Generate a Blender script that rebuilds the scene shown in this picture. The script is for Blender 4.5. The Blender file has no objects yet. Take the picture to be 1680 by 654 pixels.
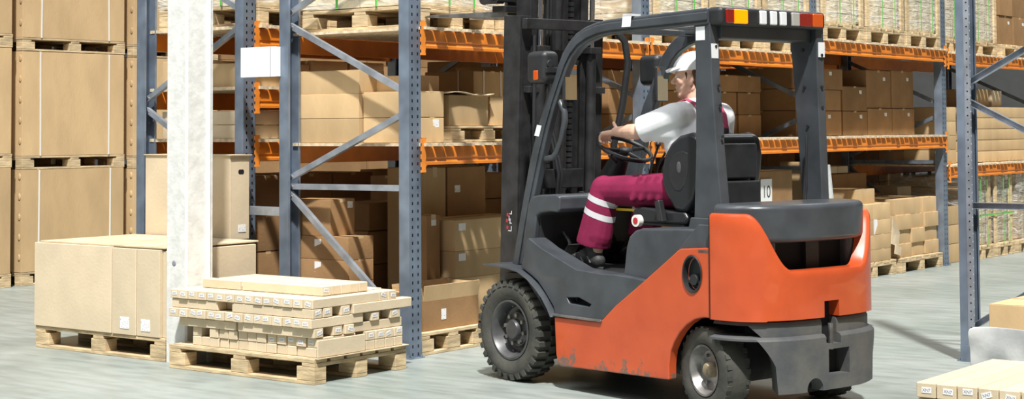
import bpy, bmesh, math, random
from mathutils import Vector, Matrix
random.seed(7)
COL=bpy.context.scene.collection
PI=math.pi
R=math.radians
# ---------------------------------------------------------------- materials
def _mat(name):
    m=bpy.data.materials.new(name); m.use_nodes=True
    nt=m.node_tree; b=nt.nodes['Principled BSDF']; return m,nt,b
def N(nt,t,**k):
    n=nt.nodes.new(t)
    for a,v in k.items(): setattr(n,a,v)
    return n
def surf(name,col,rough=.6,metal=0,noise=0.,scale=8,col2=None,bump=0.,bscale=40,stretch=None,rand=0.,spec=.5,coat=0,contrast=(.35,.65)):
    """principled surface with noise colour variation, per-object variation and bump"""
    m,nt,b=_mat(name); L=nt.links.new
    b.inputs['Roughness'].default_value=rough; b.inputs['Metallic'].default_value=metal
    b.inputs['Specular IOR Level'].default_value=spec
    b.inputs['Coat Weight'].default_value=coat
    b.inputs['Base Color'].default_value=(*col,1)
    tc=N(nt,'ShaderNodeTexCoord'); mp=N(nt,'ShaderNodeMapping'); L(tc.outputs['Object'],mp.inputs[0])
    if stretch: mp.inputs['Scale'].default_value=stretch
    out=None
    if noise>0 or col2:
        n=N(nt,'ShaderNodeTexNoise'); n.inputs['Scale'].default_value=scale; n.inputs['Detail'].default_value=6
        L(mp.outputs[0],n.inputs['Vector'])
        r=N(nt,'ShaderNodeValToRGB'); c2=col2 or tuple(max(0,c*(1-noise)) for c in col)
        c1=col if col2 else tuple(c*(1+noise*.6) for c in col)
        r.color_ramp.elements[0].position=contrast[0]; r.color_ramp.elements[1].position=contrast[1]
        r.color_ramp.elements[0].color=(*c2,1); r.color_ramp.elements[1].color=(*c1,1)
        L(n.outputs['Fac'],r.inputs[0]); out=r.outputs[0]
    if rand>0:
        oi=N(nt,'ShaderNodeObjectInfo'); hv=N(nt,'ShaderNodeHueSaturation'); mr=N(nt,'ShaderNodeMapRange')
        mr.inputs['To Min'].default_value=1-rand; mr.inputs['To Max'].default_value=1+rand
        L(oi.outputs['Random'],mr.inputs[0]); L(mr.outputs[0],hv.inputs['Value'])
        if out: L(out,hv.inputs['Color'])
        else: hv.inputs['Color'].default_value=(*col,1)
        out=hv.outputs[0]
    if out: L(out,b.inputs['Base Color'])
    if bump>0:
        n2=N(nt,'ShaderNodeTexNoise'); n2.inputs['Scale'].default_value=bscale; n2.inputs['Detail'].default_value=4
        L(mp.outputs[0],n2.inputs['Vector'])
        bp=N(nt,'ShaderNodeBump'); bp.inputs['Strength'].default_value=bump; bp.inputs['Distance'].default_value=.01
        L(n2.outputs['Fac'],bp.inputs['Height']); L(bp.outputs[0],b.inputs['Normal'])
    return m
def emis(name,col,e,base=None):
    m,nt,b=_mat(name); b.inputs['Base Color'].default_value=(*(base or col),1)
    b.inputs['Emission Color'].default_value=(*col,1); b.inputs['Emission Strength'].default_value=e; b.inputs['Roughness'].default_value=.2
    return m
def perforated(name,col,hole=(.012,.014,.018),metal=.5,rough=.45):
    """rack upright paint with two columns of slotted holes, in object space (x across the face, z up)"""
    m,nt,b=_mat(name); L=nt.links.new
    b.inputs['Metallic'].default_value=metal; b.inputs['Roughness'].default_value=rough
    tc=N(nt,'ShaderNodeTexCoord'); sp=N(nt,'ShaderNodeSeparateXYZ'); L(tc.outputs['Object'],sp.inputs[0])
    def M(op,a,bb=None,c=None):
        q=N(nt,'ShaderNodeMath',operation=op)
        for i,v in enumerate((a,bb,c)):
            if v is None: continue
            if isinstance(v,(int,float)): q.inputs[i].default_value=v
            else: L(v,q.inputs[i])
        return q.outputs[0]
    xa=M('ABSOLUTE',sp.outputs['X']); dx=M('ABSOLUTE',M('SUBTRACT',xa,.027))
    inx=M('LESS_THAN',dx,.0062)
    fz=M('FRACT',M('DIVIDE',sp.outputs['Z'],.05)); dz=M('ABSOLUTE',M('SUBTRACT',fz,.5)); inz=M('LESS_THAN',dz,.2)
    face=M('LESS_THAN',sp.outputs['Y'],.0005)
    h=M('MULTIPLY',M('MULTIPLY',inx,inz),face)
    n=N(nt,'ShaderNodeTexNoise'); n.inputs['Scale'].default_value=6; L(tc.outputs['Object'],n.inputs['Vector'])
    r=N(nt,'ShaderNodeValToRGB'); r.color_ramp.elements[0].position=.3;r.color_ramp.elements[1].position=.7
    r.color_ramp.elements[0].color=(*[c*.75 for c in col],1); r.color_ramp.elements[1].color=(*[c*1.25 for c in col],1)
    L(n.outputs['Fac'],r.inputs[0])
    mx=N(nt,'ShaderNodeMix',data_type='RGBA'); L(h,mx.inputs['Factor']); L(r.outputs[0],mx.inputs['A']); mx.inputs['B'].default_value=(*hole,1)
    L(mx.outputs['Result'],b.inputs['Base Color'])
    return m
def film(name,alpha=.35,col=(.85,.85,.82),bump=.8,scale=7):
    m,nt,b=_mat(name); L=nt.links.new
    b.inputs['Base Color'].default_value=(*col,1); b.inputs['Roughness'].default_value=.18
    b.inputs['Specular IOR Level'].default_value=.7
    tc=N(nt,'ShaderNodeTexCoord'); mp=N(nt,'ShaderNodeMapping'); mp.inputs['Scale'].default_value=(1,1,4.5); mp.inputs['Rotation'].default_value=(.5,.7,.2)
    L(tc.outputs['Object'],mp.inputs[0])
    n=N(nt,'ShaderNodeTexNoise'); n.inputs['Scale'].default_value=scale; n.inputs['Detail'].default_value=3; n.inputs['Distortion'].default_value=1.5
    L(mp.outputs[0],n.inputs['Vector'])
    mr=N(nt,'ShaderNodeMapRange'); mr.inputs['From Min'].default_value=.35; mr.inputs['From Max'].default_value=.7
    mr.inputs['To Min'].default_value=alpha*.45; mr.inputs['To Max'].default_value=min(1,alpha*1.8); L(n.outputs['Fac'],mr.inputs[0]); L(mr.outputs[0],b.inputs['Alpha'])  # denser white diagonal streaks: glare on the film painted in through alpha
    bp=N(nt,'ShaderNodeBump'); bp.inputs['Strength'].default_value=bump; bp.inputs['Distance'].default_value=.05
    L(n.outputs['Fac'],bp.inputs['Height']); L(bp.outputs[0],b.inputs['Normal'])
    return m
def paper(name):
    """white sticker with printed grey rules and a bar code"""
    m,nt,b=_mat(name); L=nt.links.new; b.inputs['Roughness'].default_value=.5
    tc=N(nt,'ShaderNodeTexCoord'); sp=N(nt,'ShaderNodeSeparateXYZ'); L(tc.outputs['Object'],sp.inputs[0])
    mp=N(nt,'ShaderNodeMapping'); mp.inputs['Scale'].default_value=(60,60,220); L(tc.outputs['Object'],mp.inputs[0])
    n=N(nt,'ShaderNodeTexNoise'); n.inputs['Scale'].default_value=1; L(mp.outputs[0],n.inputs['Vector'])
    r=N(nt,'ShaderNodeValToRGB'); r.color_ramp.elements[0].position=.36;r.color_ramp.elements[1].position=.44
    r.color_ramp.elements[0].color=(.35,.36,.38,1); r.color_ramp.elements[1].color=(.86,.86,.85,1)
    L(n.outputs['Fac'],r.inputs[0]); L(r.outputs[0],b.inputs['Base Color']); return m
M={}
CARD=(.56,.395,.215)
M['card']=surf('cardboard',CARD,.85,noise=.10,scale=5,bump=.15,bscale=60,rand=.16,spec=.15,stretch=(1,1,.35))
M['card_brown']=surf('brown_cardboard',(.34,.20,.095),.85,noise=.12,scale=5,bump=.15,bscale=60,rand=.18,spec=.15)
M['card_pale']=surf('pale_cardboard',(.66,.545,.38),.8,noise=.07,scale=4,bump=.12,bscale=50,rand=.07,spec=.2)
M['card_sheet']=surf('cardboard_sheet',(.62,.50,.34),.85,noise=.2,scale=6,bump=.3,bscale=20,spec=.2)
M['tape']=surf('packing_tape',(.62,.45,.24),.25,noise=.1,scale=20,bump=.2,bscale=30,spec=.6)
M['strap']=surf('white_strapping',(.80,.77,.70),.4)
M['green']=surf('green_strapping',(.13,.50,.10),.4)
M['paper']=paper('printed_label')
M['white']=surf('white_label',(.84,.84,.83),.5)
M['ink']=surf('ink',(.05,.05,.06),.6)
M['ink_grey']=surf('grey_ink',(.25,.25,.3),.6)
M['wood']=surf('pallet_wood',(.62,.475,.285),.8,noise=.3,scale=6,bump=.3,bscale=30,stretch=(1.2,1.2,7),rand=.14,spec=.2)
M['wood_old']=surf('weathered_wood',(.42,.29,.16),.85,noise=.4,scale=7,bump=.4,bscale=30,stretch=(1,1,6),rand=.15,spec=.2)
M['board']=surf('chipboard',(.66,.54,.37),.8,noise=.25,scale=30,bump=.2,bscale=60,rand=.12,spec=.2)
BLUE=(.215,.265,.34)
M['blue']=surf('blue_grey_rack_steel',BLUE,.42,metal=.45,noise=.3,scale=7,bump=.1,bscale=20)
M['perf']=perforated('perforated_rack_steel',BLUE)
M['galv']=surf('galvanised_brace',(.42,.46,.52),.38,metal=.6,noise=.25,scale=9)
M['orange_beam']=surf('orange_beam_paint',(.80,.235,.025),.35,noise=.15,scale=5,coat=.2)
M['orange_perf']=perforated('orange_connector',(.80,.25,.03),metal=0)
M['concrete']=surf('concrete',(.74,.74,.71),.85,noise=.10,scale=14,bump=.25,bscale=30,spec=.2,col2=(.62,.62,.59))
M['sign']=surf('white_sheet_metal',(.80,.83,.85),.4)
M['film']=film('stretch_film',.36,(.88,.86,.80),bump=.6,scale=4)
M['film_thick']=surf('milky_plastic_sheet',(.66,.67,.66),.3,noise=.5,scale=3.5,col2=(.36,.37,.37),bump=.8,bscale=7,spec=.6)
M['sack']=surf('packed_pale_goods',(.74,.62,.42),.8,noise=.25,scale=9,bump=.4,bscale=14,rand=.08)
# forklift
M['orange']=surf('orange_body_paint',(.60,.095,.026),.33,noise=.16,scale=4,col2=(.50,.072,.019),coat=.35,bump=.03,bscale=14)
M['grey_paint']=surf('dark_grey_body_paint',(.058,.065,.074),.34,noise=.25,scale=6,bump=.05,bscale=25,coat=.15)
M['grey_worn']=surf('scuffed_grey_casting',(.075,.080,.086),.5,col2=(.115,.115,.108),noise=.4,scale=7,bump=.25,bscale=30)
M['black']=surf('black_plastic',(.022,.023,.025),.45,noise=.2,scale=12,bump=.05,bscale=60)
M['mast']=surf('mast_steel',(.038,.038,.040),.42,metal=.3,noise=.4,scale=9,bump=.2,bscale=30)
M['void']=surf('dark_recess',(.006,.006,.007),.8)
M['vinyl']=surf('seat_vinyl',(.022,.023,.026),.33,bump=.03,bscale=120)
M['rubber']=surf('tyre_rubber',(.050,.050,.046),.75,col2=(.085,.083,.070),noise=.4,scale=8,bump=.25,bscale=40,spec=.3)
M['rim']=surf('rim_steel',(.075,.075,.08),.42,metal=.5,noise=.4,scale=14,col2=(.13,.13,.13))
M['hub']=surf('greasy_hub',(.34,.27,.18),.5,metal=.3,noise=.5,scale=20)
M['chrome']=surf('chrome_rod',(.75,.76,.78),.15,metal=1)
M['steel']=surf('worn_steel',(.30,.29,.28),.4,metal=.8,noise=.5,scale=10)
M['mirror']=surf('mirror_glass',(.9,.9,.9),.02,metal=1)
M['reflector']=surf('white_reflective_tape',(.80,.82,.84),.3)
M['lamp_on']=emis('lit_indicator',(1,.13,.0),2.6,(1,.2,.0))
M['lamp_red']=surf('red_lens',(.26,.012,.01),.12,coat=.8)
M['lamp_amber']=surf('amber_lens',(.62,.09,.01),.12,coat=.8)
M['lamp_clear']=surf('clear_lens',(.42,.41,.38),.12,coat=.8)
M['yellow']=surf('yellow_paint',(.75,.50,.03),.4)
M['red']=surf('red_mark',(.45,.03,.04),.5)
# person
M['skin']=surf('skin',(.72,.45,.33),.5,noise=.08,scale=12,spec=.35)
M['shirt']=surf('white_cotton',(.80,.81,.83),.85,bump=.35,bscale=9,spec=.2)
M['overall']=surf('burgundy_cotton',(.20,.014,.055),.8,noise=.2,scale=7,bump=.5,bscale=11,spec=.2)
M['pink']=surf('burgundy_strap',(.42,.06,.13),.8)
M['cap']=surf('white_cap',(.82,.82,.83),.8,bump=.1,bscale=30)
M['hair']=surf('brown_hair',(.10,.055,.03),.7,noise=.5,scale=60,bump=.5,bscale=90)
M['shoe']=surf('dark_grey_shoe',(.035,.035,.036),.6,noise=.4,scale=25,bump=.3,bscale=40)
M['shoe_trim']=surf('grey_shoe_panels',(.12,.12,.12),.6)
M['reflect']=surf('silver_reflective_band',(.55,.55,.57),.4)
# floor
def floor_mat():
    m,nt,b=_mat('sealed_concrete_floor'); L=nt.links.new
    tc=N(nt,'ShaderNodeTexCoord')
    n1=N(nt,'ShaderNodeTexNoise'); n1.inputs['Scale'].default_value=.9; n1.inputs['Detail'].default_value=8; n1.inputs['Roughness'].default_value=.6
    n2=N(nt,'ShaderNodeTexNoise'); n2.inputs['Scale'].default_value=6; n2.inputs['Detail'].default_value=8
    L(tc.outputs['Object'],n1.inputs['Vector'])
    mp=N(nt,'ShaderNodeMapping'); mp.inputs['Scale'].default_value=(2.2,.5,1); mp.inputs['Rotation'].default_value=(0,0,.7); L(tc.outputs['Object'],mp.inputs[0]); L(mp.outputs[0],n2.inputs['Vector'])
    r1=N(nt,'ShaderNodeValToRGB'); e=r1.color_ramp.elements; e[0].position=.3;e[1].position=.68
    e[0].color=(.222,.262,.240,1); e[1].color=(.330,.362,.345,1)
    r2=N(nt,'ShaderNodeValToRGB'); e=r2.color_ramp.elements; e[0].position=.35;e[1].position=.6
    e[0].color=(.80,.80,.80,1); e[1].color=(1,1,1,1)
    L(n1.outputs['Fac'],r1.inputs[0]); L(n2.outputs['Fac'],r2.inputs[0])
    mx=N(nt,'ShaderNodeMix',data_type='RGBA',blend_type='MULTIPLY'); mx.inputs['Factor'].default_value=1
    L(r1.outputs[0],mx.inputs['A']); L(r2.outputs[0],mx.inputs['B']); L(mx.outputs['Result'],b.inputs['Base Color'])
    mr=N(nt,'ShaderNodeMapRange'); mr.inputs['To Min'].default_value=.28; mr.inputs['To Max'].default_value=.55
    L(n2.outputs['Fac'],mr.inputs[0]); L(mr.outputs[0],b.inputs['Roughness']); b.inputs['Specular IOR Level'].default_value=.35
    return m
M['floor']=floor_mat()
def scuffs(m):
    """worn, rusty scrapes low on the painted panels"""
    nt=m.node_tree; L=nt.links.new; b=nt.nodes['Principled BSDF']; src=b.inputs['Base Color'].links[0].from_socket
    tc=N(nt,'ShaderNodeTexCoord'); sp=N(nt,'ShaderNodeSeparateXYZ'); L(tc.outputs['Object'],sp.inputs[0])
    n=N(nt,'ShaderNodeTexNoise'); n.inputs['Scale'].default_value=11; n.inputs['Detail'].default_value=8; n.inputs['Roughness'].default_value=.7; L(tc.outputs['Object'],n.inputs['Vector'])
    a=N(nt,'ShaderNodeMapRange'); a.inputs['From Min'].default_value=.30; a.inputs['From Max'].default_value=.13; a.inputs['To Min'].default_value=-.16; a.inputs['To Max'].default_value=.10; L(sp.outputs['Z'],a.inputs[0])
    c=N(nt,'ShaderNodeMath',operation='ADD'); L(n.outputs['Fac'],c.inputs[0]); L(a.outputs[0],c.inputs[1])
    r=N(nt,'ShaderNodeValToRGB'); r.color_ramp.elements[0].position=.54; r.color_ramp.elements[1].position=.60; L(c.outputs[0],r.inputs[0])
    mx=N(nt,'ShaderNodeMix',data_type='RGBA'); L(r.outputs[0],mx.inputs['Factor']); L(src,mx.inputs['A']); mx.inputs['B'].default_value=(.16,.11,.085,1); L(mx.outputs['Result'],b.inputs['Base Color'])
scuffs(M['orange'])
# ---------------------------------------------------------------- mesh helpers
class MB:
    def __init__(s): s.b=bmesh.new()
    def box(s,x0,x1,y0,y1,z0,z1,mat=None):
        vs=[s.b.verts.new(p) for p in ((x0,y0,z0),(x1,y0,z0),(x1,y1,z0),(x0,y1,z0),(x0,y0,z1),(x1,y0,z1),(x1,y1,z1),(x0,y1,z1))]
        for f in ((3,2,1,0),(4,5,6,7),(0,1,5,4),(1,2,6,5),(2,3,7,6),(3,0,4,7)): s.b.faces.new([vs[i] for i in f])
        if mat is not None:
            for v in vs: v.co=mat@v.co
        return s
    def prism(s,poly,axis,d0,d1):
        """poly in the plane across axis ('x': (y,z); 'y': (x,z); 'z': (x,y))"""
        def P(a,b,d): return {'x':(d,a,b),'y':(a,d,b),'z':(a,b,d)}[axis]
        A=[s.b.verts.new(P(a,b,d0)) for a,b in poly]; B=[s.b.verts.new(P(a,b,d1)) for a,b in poly]
        s.b.faces.new(A[::-1]); s.b.faces.new(B); n=len(poly)
        for i in range(n): s.b.faces.new((A[i],A[(i+1)%n],B[(i+1)%n],B[i]))
        return s
    def ring(s,c,u,v,r,n,r2=None):
        r2=r if r2 is None else r2
        return [s.b.verts.new(c+u*(r*math.cos(2*PI*i/n))+v*(r2*math.sin(2*PI*i/n))) for i in range(n)]
    def skin(s,rings,cap=True):
        n=len(rings[0])
        for a,b in zip(rings,rings[1:]):
            for i in range(n): s.b.faces.new((a[i],a[(i+1)%n],b[(i+1)%n],b[i]))
        if cap: s.b.faces.new(rings[0][::-1]); s.b.faces.new(rings[-1])
    def tube(s,pts,r,n=10,r_end=None):
        pts=[Vector(p) for p in pts]; rs=[]; up=Vector((0,0,1)); m=len(pts)
        pu=None
        for i,p in enumerate(pts):
            d=(pts[min(i+1,m-1)]-pts[max(i-1,0)]).normalized()
            if pu is None:
                u=d.cross(up if abs(d.z)<.95 else Vector((1,0,0))).normalized()
            else: u=(pu-d*pu.dot(d)).normalized()
            pu=u; v=d.cross(u)
            rr=r if r_end is None else r+(r_end-r)*i/(m-1)
            if isinstance(r,(list,tuple)): rr=r[i]
            rs.append(s.ring(p,u,v,rr,n))
        s.skin(rs); return s
    def cyl(s,c,axis,r,h,n=24,r2=None):
        c=Vector(c); d={'x':Vector((1,0,0)),'y':Vector((0,1,0)),'z':Vector((0,0,1))}[axis] if isinstance(axis,str) else Vector(axis).normalized()
        return s.tube([c,c+d*h],r,n,r_end=r2)
    def lathe(s,prof,c=(0,0,0),axis='y',n=40,closed=False):
        c=Vector(c); d={'x':Vector((1,0,0)),'y':Vector((0,1,0)),'z':Vector((0,0,1))}[axis]
        u=Vector((0,0,1)) if axis!='z' else Vector((1,0,0)); v=d.cross(u)
        rs=[s.ring(c+d*h,u,v,max(r,1e-4),n) for r,h in prof]
        if closed: rs.append(rs[0]); s.skin(rs,False)
        else: s.skin(rs,True)
        return s
    def ball(s,c,r,n=14,m=9,sc=(1,1,1),rot=None):
        c=Vector(c); rs=[]
        for j in range(m+1):
            t=PI*j/m; q=[]
            for i in range(n):
                a=2*PI*i/n; p=Vector((math.sin(max(t,1e-3) if j<m else PI-1e-3)*math.cos(a)*sc[0],math.sin(max(t,1e-3) if j<m else PI-1e-3)*math.sin(a)*sc[1],math.cos(t)*sc[2]))*r
                if rot is not None: p=rot@p
                q.append(s.b.verts.new(c+p))
            rs.append(q)
        s.skin([q[::-1] for q in rs]); return s
    def cap(s,p,q,r1,r2,n=14):
        """rounded tapered capsule"""
        p=Vector(p);q=Vector(q); d=(q-p).normalized(); pts=[];rr=[]
        for k in range(5):
            a=PI/2*(1-k/4.); pts.append(p-d*(r1*math.sin(a))); rr.append(max(r1*math.cos(a),1e-4))
        for k in range(5):
            a=PI/2*(k/4.); pts.append(q+d*(r2*math.sin(a))); rr.append(max(r2*math.cos(a),1e-4))
        s.tube(pts,rr,n); return s
    def arrow(s): return s
    def xf(s,m):
        for v in s.b.verts: v.co=m@v.co
        return s
    def mesh(s,name):
        bmesh.ops.recalc_face_normals(s.b,faces=s.b.faces)
        me=bpy.data.meshes.new(name); s.b.to_mesh(me); s.b.free(); return me
def link(name,me,mat,parent=None,smooth=False,bevel=0,seg=2,loc=None):
    o=bpy.data.objects.new(name,me); COL.objects.link(o)
    if mat: me.materials.append(M[mat] if isinstance(mat,str) else mat)
    if smooth or bevel:
        for p in me.polygons: p.use_smooth=True
    if bevel:
        md=o.modifiers.new('Bevel','BEVEL'); md.width=bevel; md.segments=seg; md.limit_method='ANGLE'; md.angle_limit=R(38); md.harden_normals=True
    elif smooth:
        me.set_sharp_from_angle(angle=R(40))
    if parent: o.parent=parent
    if loc: o.location=loc
    return o
def part(name,mb,mat,parent,smooth=False,bevel=0,seg=2): return link(name,mb.mesh(name),mat,parent,smooth,bevel,seg)
def tag(o,label,cat,group=None,kind=None):
    o['label']=label
    if cat: o['category']=cat
    if group: o['group']=group
    if kind: o['kind']=kind
    return o
def empty(name,label,cat,loc=(0,0,0),rz=0,group=None,kind=None):
    o=bpy.data.objects.new(name,None); COL.objects.link(o); o.location=loc; o.rotation_euler=(0,0,rz); o.empty_display_size=.1
    return tag(o,label,cat,group,kind)
def bake(o,mods):
    """apply modifiers through the depsgraph"""
    for f in mods: f(o)
    dg=bpy.context.evaluated_depsgraph_get(); dg.update()
    me=bpy.data.meshes.new_from_object(o.evaluated_get(dg)); me.name=o.name
    o.modifiers.clear(); old=o.data; o.data=me; bpy.data.meshes.remove(old); return o
def remesh(o,vox,smooth=2,fac=.5):
    def f(o):
        a=o.modifiers.new('r','REMESH'); a.mode='VOXEL'; a.voxel_size=vox
        b=o.modifiers.new('s','SMOOTH'); b.iterations=smooth; b.factor=fac
    bake(o,[f])
    for p in o.data.polygons: p.use_smooth=True
    return o
def cut(o,mb):
    c=link('cutter',mb.mesh('cutter'),None)
    c.parent=o.parent; c.matrix_basis=o.matrix_basis.copy(); bpy.context.view_layer.update()
    def f(o):
        b=o.modifiers.new('b','BOOLEAN'); b.operation='DIFFERENCE'; b.object=c; b.solver='EXACT'
    keep=[m.name for m in o.modifiers]
    bake(o,[f]); me=c.data; bpy.data.objects.remove(c); bpy.data.meshes.remove(me); return o
def copy_tree(o,parent=None):
    c=o.copy(); COL.objects.link(c); c.parent=parent
    for ch in list(o.children): copy_tree(ch,c)
    return c
# ================================================================ SETTING
def struct(name,mb,mat):
    o=part(name,mb,mat,None); o['kind']='structure'; return o
struct('floor',MB().box(-3,40,-8,22,-.1,0),'floor')
M['wall']=surf('painted_block_wall',(.07,.07,.07),.9,noise=.1,scale=3,bump=.2)
struct('wall_back',MB().box(-3,40,18,18.2,0,7),'wall')
struct('wall_right',MB().box(34,34.2,-8,18,0,7),'wall')
# ================================================================ BUILDERS
def sticker(root,x0,x1,y0,y1,z0,z1,side,fy,fz,w,h,mat='paper',name='label_sticker'):
    """paper label on the -x ('x') or -y ('y') face; fy, fz = centre as fraction of the face"""
    c=z0+(z1-z0)*fz; 
    if side=='x':
        m=y0+(y1-y0)*fy; me=MB().box(-.0016,.0005,-w/2,w/2,-h/2,h/2); loc=(x0-.002,m,c)
    else:
        m=x0+(x1-x0)*fy; me=MB().box(-w/2,w/2,-.0016,.0005,-h/2,h/2); loc=(m,y0-.002,c)
    o=part(name,me,mat,root); o.location=(loc[0]-root.location.x,loc[1]-root.location.y,loc[2]-root.location.z); return o
def carton(x0,x1,y0,y1,z0,z1,label,group=None,mat='card',tape=True,st=(),lid=True,rz=0,cat='box',name='carton'):
    cx,cy=(x0+x1)/2,(y0+y1)/2; a,b,h=(x1-x0)/2,(y1-y0)/2,z1-z0
    m=MB()
    def panel(pts):  # bulged side walls: one closed shell
        pass
    # shell with slightly bulged sides
    k=min(.006,.02*min(a,b)*2); ring=[]
    prof=[(0,0),(.15,.6),(.5,1),(.85,.6),(1,0)]
    rs=[]
    for t,f in prof:
        z=h*t; q=k*f
        P=[(-a,-b),(-a*.5,-b-q*.7),(0,-b-q),(a*.5,-b-q*.7),(a,-b),(a+q*.7,-b*.5),(a+q,0),(a+q*.7,b*.5),(a,b),(a*.5,b+q*.7),(0,b+q),(-a*.5,b+q*.7),(-a,b),(-a-q*.7,b*.5),(-a-q,0),(-a-q*.7,-b*.5)]
        rs.append([m.b.verts.new((u,v,z)) for u,v in P])
    m.skin(rs)
    if lid:   # two closing flaps with the slit between them
        g=.0025
        if a>b: m.box(-a+.002,a-.002,-b+.002,-g,h,h+.004); m.box(-a+.002,a-.002,g,b-.002,h,h+.004)
        else: m.box(-a+.002,-g,-b+.002,b-.002,h,h+.004); m.box(g,a-.002,-b+.002,b-.002,h,h+.004)
    o=part(name,m,mat,None,bevel=.0035,seg=1); o.location=(cx,cy,z0); o.rotation_euler=(0,0,rz)
    tag(o,label,cat,group)
    if tape and lid:
        t=MB(); w=.024; hh=min(.07,h*.3)
        if a>b: t.box(-a-.0008,a+.0008,-w,w,h+.0035,h+.0052); t.box(-a-.0012,-a+.001,-w,w,h-hh,h+.005); t.box(a-.001,a+.0012,-w,w,h-hh,h+.005)
        else: t.box(-w,w,-b-.0008,b+.0008,h+.0035,h+.0052); t.box(-w,w,-b-.0012,-b+.001,h-hh,h+.005); t.box(-w,w,b-.001,b+.0012,h-hh,h+.005)
        part('packing_tape',t,'tape',o)
    for s in st: sticker(o,-a+cx,a+cx,-b+cy,b+cy,z0,z1,*s)
    return o
ORD=['first','second','third','fourth','fifth','sixth','seventh','eighth','ninth','tenth','eleventh','twelfth']
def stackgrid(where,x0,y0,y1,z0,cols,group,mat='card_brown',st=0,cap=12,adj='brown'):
    """cols: list of (width, [heights])"""
    x=x0
    for i,(w,hs) in enumerate(cols):
        z=z0
        for j,hh in enumerate(hs):
            lv='bottom' if j==0 else ('top' if j==len(hs)-1 else ORD[j])
            if len(hs)==1: lv='only'
            s=[('y',.72,.78,.055,.035,'white')] if st and random.random()<st else ()
            jx=random.uniform(-.006,.006)
            carton(x+.006+jx,x+w-.006+jx,y0+random.uniform(0,.025),y1,z+.001,z+hh-.006,
                '%s carton, %s course, %s column, %s'%(adj,lv,ORD[i],where),group,mat=mat,st=s)
            z+=hh
        x+=w
def pallet(x0,x1,y0,y1,z,label,group=None,mat='wood',long='y',h=.144,nb=6):
    """block pallet; deck boards run along `long`"""
    e=empty('pallet',label,'pallet',((x0+x1)/2,(y0+y1)/2,z),0,group)
    a,b=(x1-x0)/2,(y1-y0)/2; k=h/.144
    if long=='x': a,b=b,a
    rot=Matrix.Rotation(PI/2,4,'Z') if long=='x' else Matrix.Identity(4)
    d=MB(); n=nb; w=(2*a)/n*.84
    for i in range(n):
        c=-a+w/2+(2*a-w)*i/(n-1); wob=random.uniform(-.003,.003)
        d.box(c-w/2,c+w/2,-b+wob,b+wob,h-.022*k,h)
    for yy in (-b+.05,0,b-.05): d.box(-a,a,yy-.05,yy+.05,h-.044*k,h-.022*k-.0005)
    d.xf(rot); part('deck',d,mat,e,bevel=.003,seg=1)
    for xx in (-a+.05,0,a-.05):
        for yy in (-b+.07,0,b-.07):
            part('block',MB().box(xx-.05,xx+.05,yy-.07,yy+.07,.022*k,h-.0445*k).xf(rot),mat,e,bevel=.003,seg=1)
        part('bottom_board',MB().box(xx-.05,xx+.05,-b,b,0,.0215*k).xf(rot),mat,e,bevel=.003,seg=1)
    return e
def upright(parent,h,flip=False,loc=(0,0,0)):
    m=MB(); w=.058; t=.004; d=.085
    m.box(-w,w,0,t,0,h); m.box(-w,-w+t,t,d,0,h); m.box(w-t,w,t,d,0,h)
    m.box(-w+t,-w+.018,d-t,d,0,h); m.box(w-.018,w-t,d-t,d,0,h)
    o=part('upright_post',m,'perf',parent); o.location=loc
    if flip: o.rotation_euler=(0,0,PI)
    f=MB().box(-.07,.07,-.02,d+.02,0,.006); f.box(-.064,-.060,.0,.08,.006,.10); f.box(.060,.064,.0,.08,.006,.10)
    f.cyl((-.045,-.011,.006),'z',.009,.012,8); f.cyl((.045,-.011,.006),'z',.009,.012,8)
    fp=part('foot_plate',f,'blue',parent,bevel=.001,seg=1); fp.location=loc
    if flip: fp.rotation_euler=(0,0,PI)
    return o
def frame(xc,yf,depth,h,label,braces,group='rack end frames',galv='galv'):
    e=empty('rack_upright',label,'rack frame',(xc,yf,0),0,group)
    upright(e,h); upright(e,h,True,(0,depth,0))
    for (ya,za,yb,zb) in braces:
        p=Vector((0,ya,za)); q=Vector((0,yb,zb)); d=(q-p).normalized(); n=Vector((1,0,0)); v=d.cross(n)
        m=MB(); L=(q-p).length; w=.019; t=.003; dd=.028
        T=Matrix((( n.x,v.x,d.x,p.x),(n.y,v.y,d.y,p.y),(n.z,v.z,d.z,p.z),(0,0,0,1)))
        m.box(-.017,-.014,-w,w,0,L,T); m.box(-.014,.014,-w,-w+t,0,L,T); m.box(-.014,.014,w-t,w,0,L,T)
        part('brace',m,galv,e)
        b=MB(); 
        for c in (.03,L-.03): 
            cc=T@Vector((-.0175,0,c)); b.cyl(cc,(-1,0,0),.009,.007,6)
        part('bolts',b,'steel',e)
    return e
D=1.12
def zpat(D,zf,zr,start='f'):
    a=.05; b=D-.05; out=[]
    pts=[]
    return out
def beam(x0,x1,yf,zt,label,h=.118,group='orange rack beams',rear=False,mat='orange_beam'):
    e=empty('rack_beam',label,'rack beam',((x0+x1)/2,yf,zt-h),0,group,'thing')
    L=(x1-x0)/2; t=.045
    s=1
    poly=[(0,0),(0,.018),(.006,.024),(.006,.040),(0,.046),(0,h-.012),(.004,h),(t,h),(t,0)]
    if rear: poly=[(t-y,z) for y,z in poly]
    body=part('beam_section',MB().prism(poly,'x',-L,L),mat,e,bevel=.0015,seg=1)
    for sx in (-1,1):
        m=MB(); m.box(-.024,.024,-.006,0,-.05,.17)
        o=part('connector_plate',m,'orange_perf',e); o.location=(sx*(L+.022),-.004 if not rear else t+.004,h/2-.055)
        if rear: o.rotation_euler=(0,0,PI)
    return e
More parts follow.
